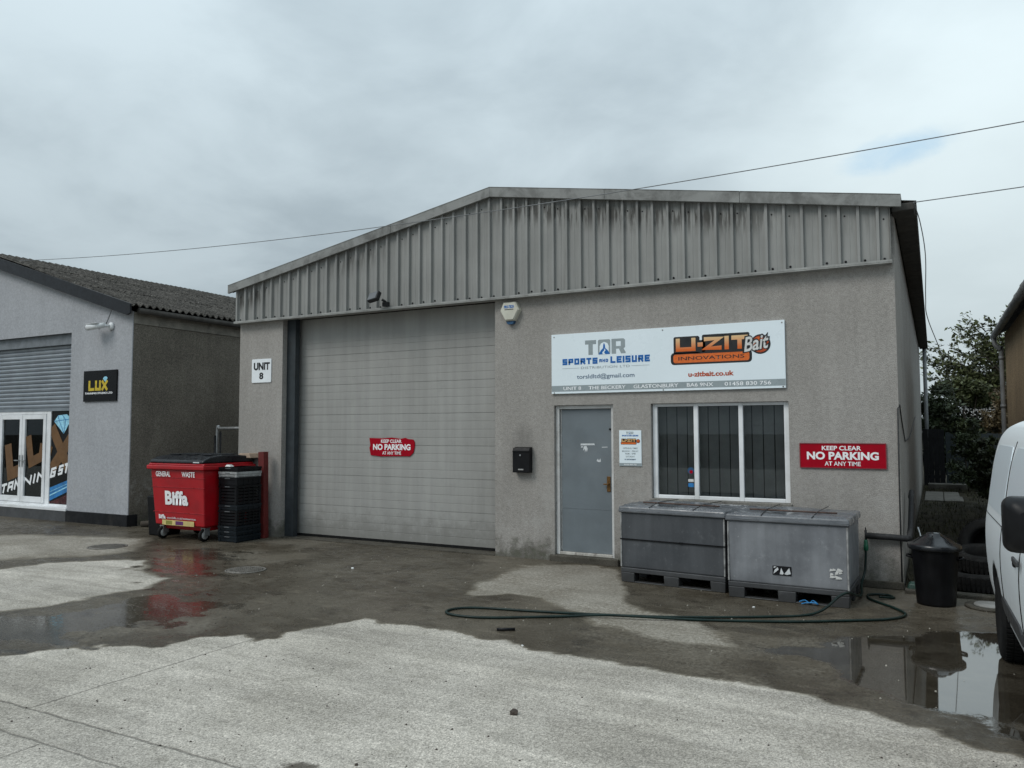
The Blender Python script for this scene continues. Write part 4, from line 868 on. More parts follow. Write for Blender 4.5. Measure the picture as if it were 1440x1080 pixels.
m = MB(); m.poly([(-15.71, .45), (-14.94, .71), (-14.94, .735), (-15.71, .475)], y_-.002, .001); m.poly([(-15.71, .53), (-14.94, .77), (-14.94, .78), (-15.71, .54)], y_-.002, .001); m.build('window_graphic', M['film_pale'], F, world=True)
MB().poly([(-15.71, .31), (-14.94, .31), (-14.94, .56), (-15.71, .33)], y_, .001).build('window_graphic', M['film_red'], F, world=True)
dm = [(-15.63, 1.95), (-15.50, 2.07), (-15.22, 2.09), (-15.06, 2.0), (-15.30, 1.70)]
MB().poly(dm, y_-.003, .001).build('window_graphic', M['film_pale'], F, world=True)
m = MB(); strokes(m, [[(-15.63, 1.95), (-15.06, 2.0)], [(-15.46, 1.965), (-15.30, 1.71)], [(-15.25, 1.98), (-15.30, 1.71)], [(-15.50, 2.07), (-15.46, 1.965)], [(-15.36, 2.08), (-15.25, 1.985)]], .012, y_-.005, .001); m.build('window_graphic', M['film_blue'], F, world=True)
MB().box(-18.75, -14.9, LY-.02, fy+.1, -.05, .198).build('door_step', simple('dark step', (.06,.062,.065), .6, dirt=.5), F, bevel=.01, world=True)
m = MB(); m.box(-18.75, -14.88, LY-.03, fy-.002, .2, .26); m.build('sill', M['white_pvc'], F, bevel=.006, world=True)

S = thing('studio_sign', 'square black sign with gold lettering on the grey studio wall', 'sign', (-13.94, LY, 2.6))
MB().box(-14.435, -13.44, LY-.03, LY-.002, 2.318, 2.906).build('panel', M['film_black'], S, bevel=.003, world=True)
m = MB(); block_text(m, 'LUX', -14.275, -13.70, 2.52, 2.715, .055, LY-.0305, .12); m.build('lettering', M['lux_gold'], S, world=True)
lettering('TANNING STUDIO LTD', -14.38, -13.55, 2.455, 2.492, LY-.032, M['text_white'], S, bold=.04)
MB().poly([(-13.84,2.745),(-13.80,2.78),(-13.74,2.785),(-13.70,2.755),(-13.765,2.68)], LY-.034, .001).build('diamond', M['film_pale'], S, world=True)
C = thing('security_camera', 'white bullet security camera on the studio wall below its roof edge', 'camera', (-13.72, LY, 3.74))
MB().lathe([(.075, 0), (.075, -.03), (.05, -.05), (0, -.055)], (-13.66, LY-.002, 3.735), 20, 'y').build('wall_mount', M['cctv_white'], C, world=True)
MB().tube([(-13.66, LY-.05, 3.735), (-13.70, LY-.12, 3.735), (-13.76, LY-.15, 3.74)], .026, 8).build('arm', M['cctv_white'], C, world=True)
bd = MB().tube([(-13.68, LY-.14, 3.745), (-14.04, LY-.24, 3.705)], [.05, .06], 14).build('camera_body', M['cctv_white'], C, world=True)
MB().tube([(-14.041, LY-.2405, 3.705), (-14.055, LY-.244, 3.7035)], .05, 14).build('lens', M['glassface'], bd, world=True)
m = MB(); m.box(-14.08, -13.75, LY-.27, LY-.13, 3.77, 3.778); m.build('sunshade', M['cctv_white'], bd, bevel=.003, world=True)
m = MB(); m.tube(smooth_path([(-14.05, LY-.005, 3.70), (-13.98, LY-.005, 3.76), (-13.84, LY-.005, 3.80), (-13.72, LY-.005, 3.98), (-13.68, LY-.005, 4.04)]), .006, 5)
tag(m.build('camera_cable', M['cable_grey'], None), 'thin dark cable running up the studio wall behind the security camera', 'cable')
# scraps lying along the studio's side wall
m = MB(); m.tube([(-12.85, -.12, .05), (-12.55, .15, .075), (-12.2, .3, .06)], [.05, .06, .04], 8); m.tube([(-12.7, .15, .10), (-12.35, -.1, .04)], [.03, .02], 6)
tag(m.build('fallen_branch', M['bark'], None), 'dark fallen branch lying at the foot of the studio side wall', 'branch')
H = thing('metal_barrier', 'grey metal hoop barrier standing in the alley behind the red bin', 'barrier', (-11.85, 1.2, 0))
m = MB(); m.tube(smooth_path([(-12.42, 1.2, 0), (-12.42, 1.2, 1.7), (-12.36, 1.2, 1.79), (-12.2, 1.2, 1.80), (-11.3, 1.2, 1.80), (-11.2, 1.2, 1.75), (-11.2, 1.2, 0)], 6), .03, 8); m.build('hoop', M['galv'], H, world=True)
m = MB(); m.tube([(-12.33, 1.2, 0), (-12.33, 1.2, 1.74)], .022, 8); m.tube([(-12.43, 1.16, 0), (-12.43, 1.16, 1.66)], .02, 8); m.build('upright', M['black'], H, world=True)
MB().tube([(-12.4, 1.2, .9), (-11.22, 1.2, .9)], .022, 8).build('crossbar', M['galv'], H, world=True)

# ================================================================== red wheelie bin
Bn = thing('waste_bin', 'large red four wheeled waste bin with closed black lid beside the alley', 'bin', (-10.74, -.52, 0))
def bn(mb, name, mat, par=None, **k): return mb.build(name, mat, par or Bn, **k)
m = MB(); y0, y1 = -.55, .43
m.frustum((-.53, .53, -.40, .36, .16), (-.54, .54, -.42, .38, .235)); m.frustum((-.555, .595, y0+.07, y1-.03, .2355), (-.615, .63, y0, y1, 1.13))
m.box(-.665, .685, y0-.05, y1+.05, 1.131, 1.20); m.frustum((-.65, .67, y0-.03, y1+.03, 1.2005), (-.63, .65, y0-.01, y1+.01, 1.235))
bn(m, 'body', M['bin_red'], bevel=.018, seg=3)
m = MB()
for z in (.44, .845, 1.0): t = (z-.2355)/(1.13-.2355); xh = (.59+.07*t); m.box(-.575-.05*t, .60+.05*t, y0+.07*(1-t)-.008, y0+.07*(1-t)+.02, z, z+.006)
bn(m, 'moulding_rib', simple('bright red edge', (.4,.02,.03), .35))
lid = MB(); lid.smooth = False
sec = [(-.60, 1.236), (-.58, 1.285), (-.45, 1.335), (-.2, 1.365), (.1, 1.36), (.3, 1.34), (.46, 1.29), (.48, 1.236)]
lid.prism([(a+0.02, b) for a, b in sec], 'x', -.625, .645)
ld = bn(lid, 'lid', M['bin_lid'], bevel=.03, seg=3)
m = MB()
for a in (-.5, -.12, .26): m.box(a, a+.22, -.28, .25, 1.36, 1.376)
bn(m, 'lid_rib', M['bin_lid'], ld, bevel=.01)
m = MB(); m.box(.42, .56, -.577, -.574, 1.245, 1.262); bn(m, 'lid_mark', M['paper'], ld)
tpx = lambda z: y0+.07*(1-(z-.2355)/(1.13-.2355))-.012
def on_bin(body, a, b, c, d, mat, **k):
    o = lettering(body, a, b, c, d, 0, mat, None, **k); o.parent = Bn
    co = np.empty(len(o.data.vertices)*3); o.data.vertices.foreach_get('co', co); co = co.reshape(-1, 3); co[:, 1] = tpx(co[:, 2]); o.data.vertices.foreach_set('co', co.ravel()); return o
on_bin('GENERAL', -.48, -.13, 1.015, 1.10, M['text_white'], bold=.02); on_bin('WASTE', .14, .44, 1.015, 1.10, M['text_white'], bold=.02)
on_bin('Biffa', -.28, .26, .56, .79, M['text_white'], bold=.045, spacing=1.04)
on_bin('Biffa', -.45, -.29, .33, .40, M['text_white'], bold=.04, spacing=1.04); on_bin('www.biffa.co.uk/wasteservices', -.26, .42, .335, .37, M['paper'], bold=.01)
m = MB(); m.poly([(-.37, .235), (.38, .235), (.38, .315), (-.37, .315)], 0, .001); st = bn(m, 'sticker', simple('yellow label', (.62, .5, .2), .5)); st.location.y = tpx(.275)-.003
m = MB(); m.poly([(-.05, .245), (.13, .245), (.13, .305), (-.05, .305)], 0, .001); st2 = bn(m, 'sticker', simple('purple label', (.12, .03, .14), .5)); st2.location.y = tpx(.275)-.005
m = MB(); m.poly([(-.28, .245), (-.13, .245), (-.13, .305), (-.28, .305)], 0, .001); st3 = bn(m, 'sticker', simple('olive label', (.25, .24, .05), .5)); st3.location.y = tpx(.275)-.005
for (a, b) in ((-.43, -.40), (.50, -.37), (-.43, .30), (.50, .30)):
    w = MB(); w.lathe([(.035, -.022), (.098, -.022), (.1, -.012), (.1, .012), (.098, .022), (.035, .022)], (a, b-.03, .1), 24, 'x'); wo = bn(w, 'wheel', M['rubber'])
    w = MB(); w.lathe([(0, -.026), (.06, -.026), (.066, -.018), (.066, .018), (.06, .026), (0, .026)], (a, b-.03, .1), 20, 'x'); bn(w, 'hub', M['wheel_grey'], wo)
    w = MB(); w.box(a-.04, a-.03, b-.06, b+.05, .09, .2); w.box(a+.03, a+.04, b-.06, b+.05, .09, .2); w.box(a-.05, a+.05, b-.06, b+.06, .2005, .215); bn(w, 'castor_fork', M['galv'], wo, bevel=.004)
tag(MB().frustum((-11.73, -11.43, -.8, -.4, .0), (-11.76, -11.42, -.83, -.38, .66)).build('storage_tub', M['black'], None, bevel=.02), 'plain black plastic tub half hidden behind the left side of the red bin', 'tub')
# cardboard on top of lid
m = MB(); m.frustum((-10.32, -10.0, -.22, .05, 1.3), (-10.28, -10.05, -.2, .02, 1.375)); tag(m.build('cardboard_scrap', M['tan'], None, bevel=.01), 'scrap of tan cardboard lying on the right end of the bin lid', 'cardboard')

# ================================================================== stacked crates
def make_crate(h, mat, label, slots=True, w=.38, d=.50):
    c = thing('crate', label, 'crate', (0, 0, 0), 0, 'crates stacked beside the red post')
    t = .012; m = MB(); x0, x1, y0, y1 = -w/2, w/2, -d/2, d/2
    m.box(x0+.01, x1-.01, y0+.01, y1-.01, .0, .012)
    nb = max(1, int(h/.055)) if slots else 1
    for k in range(nb):
        a = .014+(h-.05)*k/nb; b = a+(h-.05)/nb*(.72 if slots else 1)
        m.box(x0, x1, y0, y0+t, a, b); m.box(x0, x1, y1-t, y1, a, b); m.box(x0, x0+t, y0+t+.0005, y1-t-.0005, a, b); m.box(x1-t, x1, y0+t+.0005, y1-t-.0005, a, b)
    for a, b in ((x0-.006, y0-.006), (x1-.034, y0-.006), (x0-.006, y1-.034), (x1-.034, y1-.034)): m.box(a, a+.04, b, b+.04, .002, h-.036)
    for a in np.linspace(y0+.15, y1-.15, 3): m.box(x1+.0005, x1+.006, a-.01, a+.01, .004, h-.036); m.box(x0-.006, x0-.0005, a-.01, a+.01, .004, h-.036)
    m.box(x0-.012, x1+.012, y0-.012, y0+.012, h-.035, h); m.box(x0-.012, x1+.012, y1-.012, y1+.012, h-.035, h); m.box(x0-.012, x0+.012, y0+.0125, y1-.0125, h-.035, h); m.box(x1-.012, x1+.012, y0+.0125, y1-.0125, h-.035, h)
    m.build('basket', mat, c)
    m = MB(); m.box(-.055, .055, y0-.017, y0-.0125, h-.024, h-.012); m.build('handle', M['crate_clip'], c, bevel=.002)
    return c
M['crate_black'] = simple('black crate plastic', (.005, .0055, .007), .4, var=.3, dirt=.3, dirt_c=(.015,.017,.02), spec=.2); M['crate_blue'] = simple('blue black crate plastic', (.008, .012, .016), .35, var=.3, dirt=.35, dirt_c=(.02,.026,.03), spec=.22); M['crate_clip'] = simple('dull crate clip', (.10, .105, .11), .5); M['crate_grey'] = simple('pale grey crate plastic', (.34, .35, .35), .5, dirt=.5)
CX, CY, CR = -9.85, -.56, R(1)
plan = [(.10, 'crate_blue', False, 'blue black low crate at the very bottom of the stack'), (.075, 'crate_blue', False, 'blue black low crate second from the bottom of the stack'), (.075, 'crate_blue', False, 'blue black low crate third from the bottom, under the lower tall crate'),
        (.24, 'crate_black', True, 'tall black slatted crate in the lower half of the stack'), (.085, 'crate_blue', False, 'single blue black low crate between the two tall crates'),
        (.30, 'crate_black', True, 'tall black slatted crate in the upper half of the stack'), (.13, 'crate_black', False, 'plain black crate just under the pale grey crate'), (.085, 'crate_grey', False, 'pale grey crate near the top of the stack'), (.07, 'crate_black', False, 'shallow black tray on top of the pale grey crate')]
z = .004; protos = {}
for h, mt, sl_, lb in plan:
    key = (h, mt, sl_)
    if key in protos: c = copy_thing(protos[key], (0, 0, 0), 0, lb)
    else: c = protos[key] = make_crate(h, M[mt], lb, sl_)
    c.location = (CX+.006*math.sin(z*40), CY+.006*math.cos(z*53), z); c.rotation_euler = (0, 0, CR+R(1.2)*math.sin(z*30)); z += h+.0015
m = MB(); m.frustum((-9.97, -9.85, -.78, -.68, z+.002), (-9.95, -9.88, -.765, -.70, z+.035)); tag(m.build('white_lump', M['litter'], None, bevel=.01), 'small white plastic scrap on top of the crate stack', 'scrap')
Pm = thing('steel_post', 'upright red oxide steel post beside the left pier of the unit', 'post', (-9.735, -.16, 0), rot=(R(.5), R(-.8), R(8)))
m = MB(); m.box(-.055, .055, -.06, -.05, 0, 1.40); m.box(-.055, .055, .05, .06, 0, 1.40); m.box(-.006, .006, -.0495, .0495, 0, 1.40); m.box(.045, .055, -.0495, .0495, 0, 1.4); m.box(-.055, -.045, -.0495, .0495, 0, 1.4); m.build('beam', M['post_red'], Pm, bevel=.003)
m = MB(); m.box(-.055, .055, -.06, .06, 1.4005, 1.405); m.build('cap_plate', M['post_red'], Pm)
# ================================================================== pallet boxes
def pallet_box(label, loc, rz, w, d, body, split, tilt=0):
    b = thing('pallet_box', label, 'pallet box', loc, rz, 'lidded pallet boxes under the window'); x0, x1, y0, y1 = 0, w, 0, d
    m = MB(); f = [(0, .17), (w/2-.09, w/2+.09), (w-.17, w)]
    for a, c in f:
        for p, q in ((0, .15), (d/2-.07, d/2+.07), (d-.15, d)): m.frustum((x0+a+.006, x0+c-.006, y0+p+.006, y0+q-.006, 0), (x0+a, x0+c, y0+p, y0+q, .112))
    m.box(x0, x1, y0, y1, .1125, .165)
    for i in range(2): a, c = f[i][1], f[i+1][0]; m.box(x0+a-.01, x0+c+.01, y0+.01, y0+.09, .0, .014)
    m.build('pallet_base', M['box_base'], b, bevel=.012)
    m = MB(); m.frustum((x0+.012, x1-.012, y0+.012, y1-.012, .1655), (x0+.004, x1-.004, y0+.004, y1-.004, .80)); bo = m.build('body', body, b, bevel=.014)
    ce = simple('scuffed pale edge', (.28,.28,.275), .7, var=.35, nscale=12, dirt=.8, dirt_c=(.08,.08,.08))
    for a, c in ((x0-.002, x0+.016), (x1-.016, x1+.002)): MB().box(a, c, y0-.001, y0+.03, .17, .79).build('corner_edge', ce, b, bevel=.006)
    if split:
        m = MB(); m.box(x0-.004, x1+.004, y0-.0045, y0+.006, .485, .499); m.box(x0+w*.58, x0+w*.62, y0-.009, y0-.0045, .483, .503); m.box(x1-.008, x1+.004, y0+.0065, y1, .485, .499); m.build('strap', M['black'], b)
    else:
        m = MB(); lx = x0+w*.385; m.poly([(lx, .268), (lx+.185, .268), (lx+.185, .36), (lx, .36)], y0+.006, .002); lb_ = m.build('label_plate', M['black_matt'], b)
        m = MB()
        for q in ([(.008,.01),(.06,.055),(.05,.08),(.02,.05)], [(.07,.01),(.085,.075),(.11,.02),(.1,.008)], [(.115,.015),(.165,.08),(.178,.02),(.14,.008)], [(.012,.065),(.04,.085),(.012,.085)]): m.poly([(lx+p, .268+r_) for p, r_ in q], y0+.003, .001)
        m.build('torn_paper', M['paper'], lb_)
        m = MB(); r2 = random.Random(5); lx = x1-.18
        for i in range(16): a, c = lx+r2.random()*.09, .26+r2.random()*.10; m.poly([(a, c), (a+.035, c+.008), (a+.03, c+.022), (a+.008, c+.028)], y0+.006-.0004*i, .0004)
        m.build('torn_paper', M['silver_print'], b)
    m = MB(); m.frustum((x0-.022, x1+.022, y0-.022, y1+.022, .795), (x0-.014, x1+.014, y0-.012, y1+.012, .868)); ld = m.build('lid', M['box_lid'], b, bevel=.018, seg=3)
    # crumpled sheet over the lid, held by bars and cord
    r2 = np.random.default_rng(3 if split else 8); P = []
    nx_, ny_ = 26, 14; hh = r2.random((nx_, ny_))
    for i in range(nx_):
        row = []
        for j in range(ny_):
            u, v = i/(nx_-1), j/(ny_-1); e = min(u, 1-u)*w; e2 = min(v, 1-v)*d; zz = .874 + .010*hh[i, j]*min(1, e2/.1) - .05*max(0, 1-min(e, e2)/.04)
            row.append((x0-.018+(w+.036)*u + .01*(hh[(i+3) % nx_, j]-.5), y0-.02+(d+.04)*v+.012*(hh[i, (j+5) % ny_]-.5), zz + .008*math.sin(u*9+v*4)*min(1, e2/.1)))
        P.append(row)
    m = MB(); m.smooth = True; m.grid(P); m.build('cover_sheet', M['box_lid'], b)
    m = MB(); m.tube([(x0+.18, y0+.25, .90), (x1-.12, y0+.20, .902)], .009, 8); m.build('holding_bar', M['rust'], b)
    m = MB(); m.tube([(x0+w*.72, y0-.02, .868), (x0+w*.74, y0+.22, .908), (x0+w*.74, d, .90)], .0045, 6); m.tube([(x0+w*.30, y0-.02, .868), (x0+w*.31, y0+.22, .908), (x0+w*.3, d, .90)], .0045, 6); m.build('cord', M['cable'], b)
    return b
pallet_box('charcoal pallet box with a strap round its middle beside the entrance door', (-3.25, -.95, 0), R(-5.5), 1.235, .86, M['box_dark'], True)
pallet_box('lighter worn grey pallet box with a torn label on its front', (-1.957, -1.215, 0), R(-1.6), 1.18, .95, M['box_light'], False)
m = MB(); m.tube(smooth_path([(-1.25, -1.22, .02), (-1.20, -1.20, .035), (-1.15, -1.24, .02), (-1.12, -1.21, .04), (-1.07, -1.25, .015), (-1.10, -1.27, .03), (-1.18, -1.25, .02), (-1.22, -1.28, .012)], 6), .006, 6)
tag(m.build('twine', M['blue_cord'], None), 'tangle of bright blue twine under the lighter grey pallet box', 'twine')

# hose on the ground, up to the tap
H = thing('garden_hose', 'dark green garden hose looped on the wet yard and hung from the tap', 'hose', (-2.5, -2.6, 0))
hp = [(-.705, -.08, .44), (-.72, -.10, .2), (-.745, -.25, .08), (-.72, -.7, .035), (-.78, -1.28, .16), (-.85, -1.42, .15), (-1.05, -1.70, .02), (-1.5, -2.05, .013), (-2.2, -2.42, .013), (-2.75, -2.62, .013), (-3.4, -2.80, .013), (-3.95, -2.92, .013), (-4.16, -3.05, .013), (-4.18, -3.22, .013), (-4.02, -3.30, .013), (-3.70, -3.24, .013), (-3.2, -2.93, .013), (-2.75, -2.70, .028), (-2.45, -2.62, .03), (-1.9, -2.40, .013), (-1.2, -2.1, .013), (-.75, -1.82, .013), (-.42, -1.58, .013), (-.29, -1.32, .013), (-.40, -1.05, .013), (-.62, -.75, .013), (-.66, -.5, .013), (-.5, -.42, .013), (-.42, -.55, .013), (-.55, -.66, .03)]
MB().tube(smooth_path(hp, 9), .0125, 8).build('hose_pipe', M['hose'], H, world=True)
MB().lathe([(.02, -.06), (.026, -.05), (.026, .0), (.02, .01), (.02, .05), (.013, .06)], (-.705, -.07, .47), 12, 'z').build('connector', M['hose_green'], H, world=True)
# dustbin
Dn = thing('dustbin', 'round black plastic dustbin with domed lid at the right corner of the unit', 'bin', (-.035, -.60, 0))
n = 48; prof = [(.175, .0), (.178, .02), (.215, .53), (.222, .56)]; vs = []
for r_, h in prof:
    for k in range(n): t = 2*math.pi*k/n; q = r_*(1 - (.016 if (k % 4 in (0, 1) and .01 < h < .55) else 0)); vs.append((q*math.cos(t), q*math.sin(t), h))
m = MB(); m.smooth = True; m.add(vs, [(i*n+k, i*n+(k+1) % n, (i+1)*n+(k+1) % n, (i+1)*n+k) for i in range(3) for k in range(n)] + [tuple(range(n))]); m.build('body', M['black'], Dn)
m = MB(); m.lathe([(.238, .545), (.245, .555), (.245, .59), (.232, .602), (.20, .61), (.13, .66), (.075, .683), (.07, .70), (.06, .708), (0, .71)], n=40); ld = m.build('lid', simple('glossy black lid', (.012,.013,.015), .18, var=.2), Dn)
m = MB()
for k in range(6):
    a = R(60*k+20); m.tube([(.205*math.cos(a), .205*math.sin(a), .604), (.13*math.cos(a), .13*math.sin(a), .664), (.075*math.cos(a), .075*math.sin(a), .682)], .005, 6)
m.build('lid_rib', M['black'], ld)
m = MB()
for s_ in (-1, 1): m.tube([(s_*.2, -.06, .46), (s_*.25, -.05, .47), (s_*.25, .05, .47), (s_*.2, .06, .46)], .012, 6)
m.build('handle', M['black'], Dn)
# tyres
def tyre(label, loc, rot, r=.31, w=.2):
    t = thing('tyre', label, 'tyre', loc, rot=rot, group='old tyres behind the dustbin'); m = MB()
    pr = [(r*.62, -w*.42), (r*.70, -w*.5), (r*.9, -w*.48), (r*.97, -w*.38), (r, -w*.2), (r, w*.2), (r*.97, w*.38), (r*.9, w*.48), (r*.70, w*.5), (r*.62, w*.42), (r*.60, 0), (r*.62, -w*.42)]
    m.lathe(pr, n=40); m.build('carcass', M['rubber'], t)
    m = MB()
    for k in range(44):
        a = 2*math.pi*k/44; c, s_ = math.cos(a), math.sin(a)
        for q0, q1 in ((-w*.36, -w*.02), (w*.02, w*.36)):
            rr = r+.006; tx, ty_ = -s_*.014, c*.014
            v = [((r-.01)*c-tx, (r-.01)*s_-ty_, q0), ((r-.01)*c+tx, (r-.01)*s_+ty_, q0), (rr*c+tx, rr*s_+ty_, q0), (rr*c-tx, rr*s_-ty_, q0)]; v += [(p[0], p[1], q1) for p in v]
            m.add(v, [(0,3,2,1),(4,5,6,7),(0,1,5,4),(1,2,6,5),(2,3,7,6),(3,0,4,7)])
    m.build('tread', M['rubber'], t); return t
tyre('old tyre lying flat on the ground at the bottom of the tyre heap', (.36, .32, .11), (0, 0, 0))
tyre('old tyre lying flat on top of another in the heap', (.45, .62, .30), (R(10), 0, 0))
tyre('old tyre standing nearly upright at the back of the heap', (.52, 1.05, .40), (R(72), 0, R(-14)))
MB_ = MB(); MB_.frustum((-.32, -.08, -.14, .06, .0), (-.29, -.12, -.11, .03, .10)); tag(MB_.build('plastic_tub', simple('bottle green plastic', (.012,.05,.035), .45), None, bevel=.02), 'small dark green plastic tub lying at the foot of the right corner', 'tub')
tag(MB().tube([(-.20, .3, .40), (-.17, .5, .52), (-.20, .60, .62)], [.005, .007, .009], 7).build('white_stake', M['paper'], None), 'pale broken stick leaning by the right side wall behind the dustbin', 'stick')
MB().box(-.33, 3.36, -.20, -.06, -.1, .045).build('edging_kerb', M['concrete_wet'], None, bevel=.015)['kind'] = 'structure'
Q = thing('inspection_cover', 'round pale concrete inspection cover behind the puddle on the right', 'manhole', (.44, -.55, 0), group='covers set in the yard')
MB().lathe([(.23, .0), (.225, .022), (.155, .026), (.155, .012)], n=36).build('surround', M['concrete_wet'], Q); MB().lathe([(.15, .0), (.15, .03), (.143, .037), (0, .037)], n=36).build('lid', simple('pale lid', (.24,.24,.23), .6, dirt=.4), Q)
def iron_cover(label, loc, r):
    q = thing('inspection_cover', label, 'manhole', loc, group='covers set in the yard')
    MB().lathe([(r+.03, .0), (r+.03, .007), (r+.006, .007), (r+.006, .003)], n=40).build('surround', M['iron'], q)
    m = MB(); m.lathe([(r, .0), (r, .006), (0, .006)], n=40)
    for i in range(-6, 7):
        for j in range(-6, 7):
            a, b = i*r/6.6, j*r/6.6
            if a*a+b*b < (r*.9)**2: m.box(a-.011, a+.011, b-.011, b+.011, .006, .010)
    m.build('lid', M['iron'], q); return q
iron_cover('round iron cover with a raised grid in the wet patch near the roller door', (-7.68, -2.45, .0015), .22); iron_cover('dull round iron cover in the dry concrete on the left of the yard', (-11.1, -1.98, .0015), .25)
M['litter_pale'] = simple('pale grit', (.3, .28, .24), .9)
# odd bits on the ground
def clod(name, loc, r, mat, label, cat, seed):
    bm = bmesh.new(); bmesh.ops.create_icosphere(bm, subdivisions=2, radius=r); rr = random.Random(seed)
    for v in bm.verts: v.co *= rr.uniform(.75, 1.2); v.co.z = max(v.co.z*.7, -r*.35)
    me = bpy.data.meshes.new(name); bm.to_mesh(me); bm.free(); me.materials.append(mat); o = link(name, me); o.location = (loc[0], loc[1], r*.33); return tag(o, label, cat)
clod('dirt_clod', (-2.34, -5.28), .028, M['stone'], 'dark brown clod of dirt on the dry concrete in the foreground', 'dirt', 1)
clod('pebble', (-6.55, -1.75), .02, M['litter'], 'small white pebble on the wet yard in front of the roller door', 'pebble', 2)
clod('pebble', (-3.0, -3.9), .010, M['litter'], 'tiny pale pebble on the wet edge below the hose', 'pebble', 5)
clod('pebble', (-1.62, -1.62), .014, M['litter'], 'small pale pebble in front of the lighter grey pallet box', 'pebble', 9)
tag(MB().tube([(-3.42, -3.58, .014), (-3.28, -3.50, .014)], .013, 8).build('rubber_offcut', M['black'], None), 'short black offcut of rubber lying on the wet yard below the hose', 'offcut')
clod('dirt_clod', (-2.72, -6.32), .010, M['stone'], 'tiny crumb of brown dirt near the stain at the bottom edge', 'dirt', 34)
m = MB(); rr = random.Random(12)
for i in range(190):
    x_, y_ = rr.uniform(-6.5, 1), rr.uniform(-7.6, -4.5); s_ = rr.uniform(.002, .007)
    m.frustum((x_-s_, x_+s_, y_-s_, y_+s_*.7, -.001), (x_-s_*.4, x_+s_*.6, y_-s_*.3, y_+s_*.5, s_*.9))
g_ = m.build('grit', M['stone'], None); g_['kind'] = 'stuff'; g_['label'] = 'loose dark grit on the dry concrete'

m = MB(); rr = random.Random(44)
for i in range(130):
    x_, y_ = rr.uniform(-9, .5), rr.uniform(-4.2, -.6); s_ = rr.uniform(.003, .008)
    m.frustum((x_-s_, x_+s_, y_-s_, y_+s_*.7, -.001), (x_-s_*.4, x_+s_*.6, y_-s_*.3, y_+s_*.5, s_*.9))
g_ = m.build('grit', M['litter_pale'], None); g_['kind'] = 'stuff'; g_['label'] = 'loose pale grit on the wet part of the yard'

# ================================================================== right-hand building
BR = thing('pebbledash_building', 'brown pebbledashed building with grey gutter at the right edge', 'building', (5, 2, 0))
MB().box(1.28, 9, 2.2, 8.6, 0, 3.62).build('wall', M['pebble'], BR, world=True)
m = MB(); m.prism([(1.12, 3.62), (5.1, 5.4), (5.1, 5.48), (1.08, 3.68)], 'y', 2.0, 8.8); m.prism([(9.12, 3.62), (5.101, 5.4), (5.101, 5.48), (9.16, 3.68)], 'y', 2.0, 8.8); m.build('roof', M['asbestos'], BR, world=True)
m = MB(); m.prism([(1.281, 3.621), (8.99, 3.621), (5.1, 5.36)], 'y', 2.21, 2.4); m.build('gable', M['pebble'], BR, world=True)
m = MB(); m.tube([(1.10, 2.0, 3.60), (1.10, 8.75, 3.60)], .06, 10); 
for y in np.arange(2.4, 8.7, .9): m.tube([(1.10, y-.03, 3.60), (1.10, y+.03, 3.60)], .068, 10)
m.build('gutter', M['gutter_grey'], BR, world=True)
m = MB(); m.tube(smooth_path([(1.10, 8.5, 3.56), (1.11, 8.5, 3.42), (1.2, 8.5, 3.3), (1.21, 8.5, 3.1), (1.21, 8.5, .05)], 5), .042, 10)
for z in (3.15, 2.2, 1.1): m.tube([(1.21, 8.5, z-.03), (1.21, 8.5, z+.03)], .05, 10)
m.build('downpipe', M['gutter_grey'], BR, world=True)

# ================================================================== passage, fence, greenery
rs = np.random.default_rng(4); GX2 = np.linspace(-.33, 6, 50); GY2 = np.linspace(-.058, 17, 90)
P = [[(x, y, .0+.05*min(1, max(0, (y+.06)*2))+.05*rs.random()*min(1, max(0, y))) for x in GX2] for y in GY2]
m = MB(); m.smooth = True; m.grid(P); struct(m.build('verge', M['soil']))
m = MB(); rr = random.Random(3)
for i in range(5200):
    x_, y_ = rr.uniform(-.3, 1.4), rr.uniform(.3, 16.5) if i % 3 else rr.uniform(.2, 6); h = rr.uniform(.05, .16); a = rr.uniform(0, 6.3); b = rr.uniform(.3, 1)*h; w = .006+.0006*y_
    if 10.9 < y_ < 14.3 and x_ < .65: continue
    c, s_ = math.cos(a), math.sin(a); m.add([(x_-s_*w, y_+c*w, .02), (x_+s_*w, y_-c*w, .02), (x_+c*b, y_+s_*b, h+.03)], [(0, 1, 2)])
g_ = m.build('grass', M['grass'], None, fix=False); g_['kind'] = 'stuff'; g_['label'] = 'rough grass along the passage beside the unit'
for k, (a, b, c, d, lb) in enumerate(((-.25, .14, 11.0, 12.4, 'pale paving slab nearest the wall at the near edge of the passage paving'), (.155, .55, 11.05, 12.4, 'pale paving slab at the near right of the passage paving'), (-.25, .15, 12.42, 13.9, 'pale paving slab against the wall at the far edge of the paving'), (.165, .5, 12.42, 13.9, 'pale paving slab at the far right of the passage paving'))):
    o = MB().box(a, b, c, d, .02, .115).build('paving_slab', M['slab'], None, bevel=.012); tag(o, lb, 'slab', 'paving slabs in the passage')
o = MB().box(-.2, .75, 15.4, 15.9, 0, .22).build('concrete_step', M['slab'], None, bevel=.02); tag(o, 'low pale concrete step at the far end of the passage', 'step')
Fn = thing('board_fence', 'dark blue grey vertical board fence across the far end of the passage', 'fence', (2.5, 16.8, 0))
m = MB(); rr = random.Random(2); x_ = .28
while x_ < 5.5: m.box(x_, x_+.14, 16.8+rr.uniform(0, .008), 16.822, .02, 1.62+rr.uniform(-.015, .015)); x_ += .15
m.build('board', M['fence'], Fn, world=True); m = MB(); m.box(.25, 5.5, 16.825, 16.88, .4, .48); m.box(.25, 5.5, 16.825, 16.88, 1.3, 1.38); m.build('rail', M['fence'], Fn, world=True)
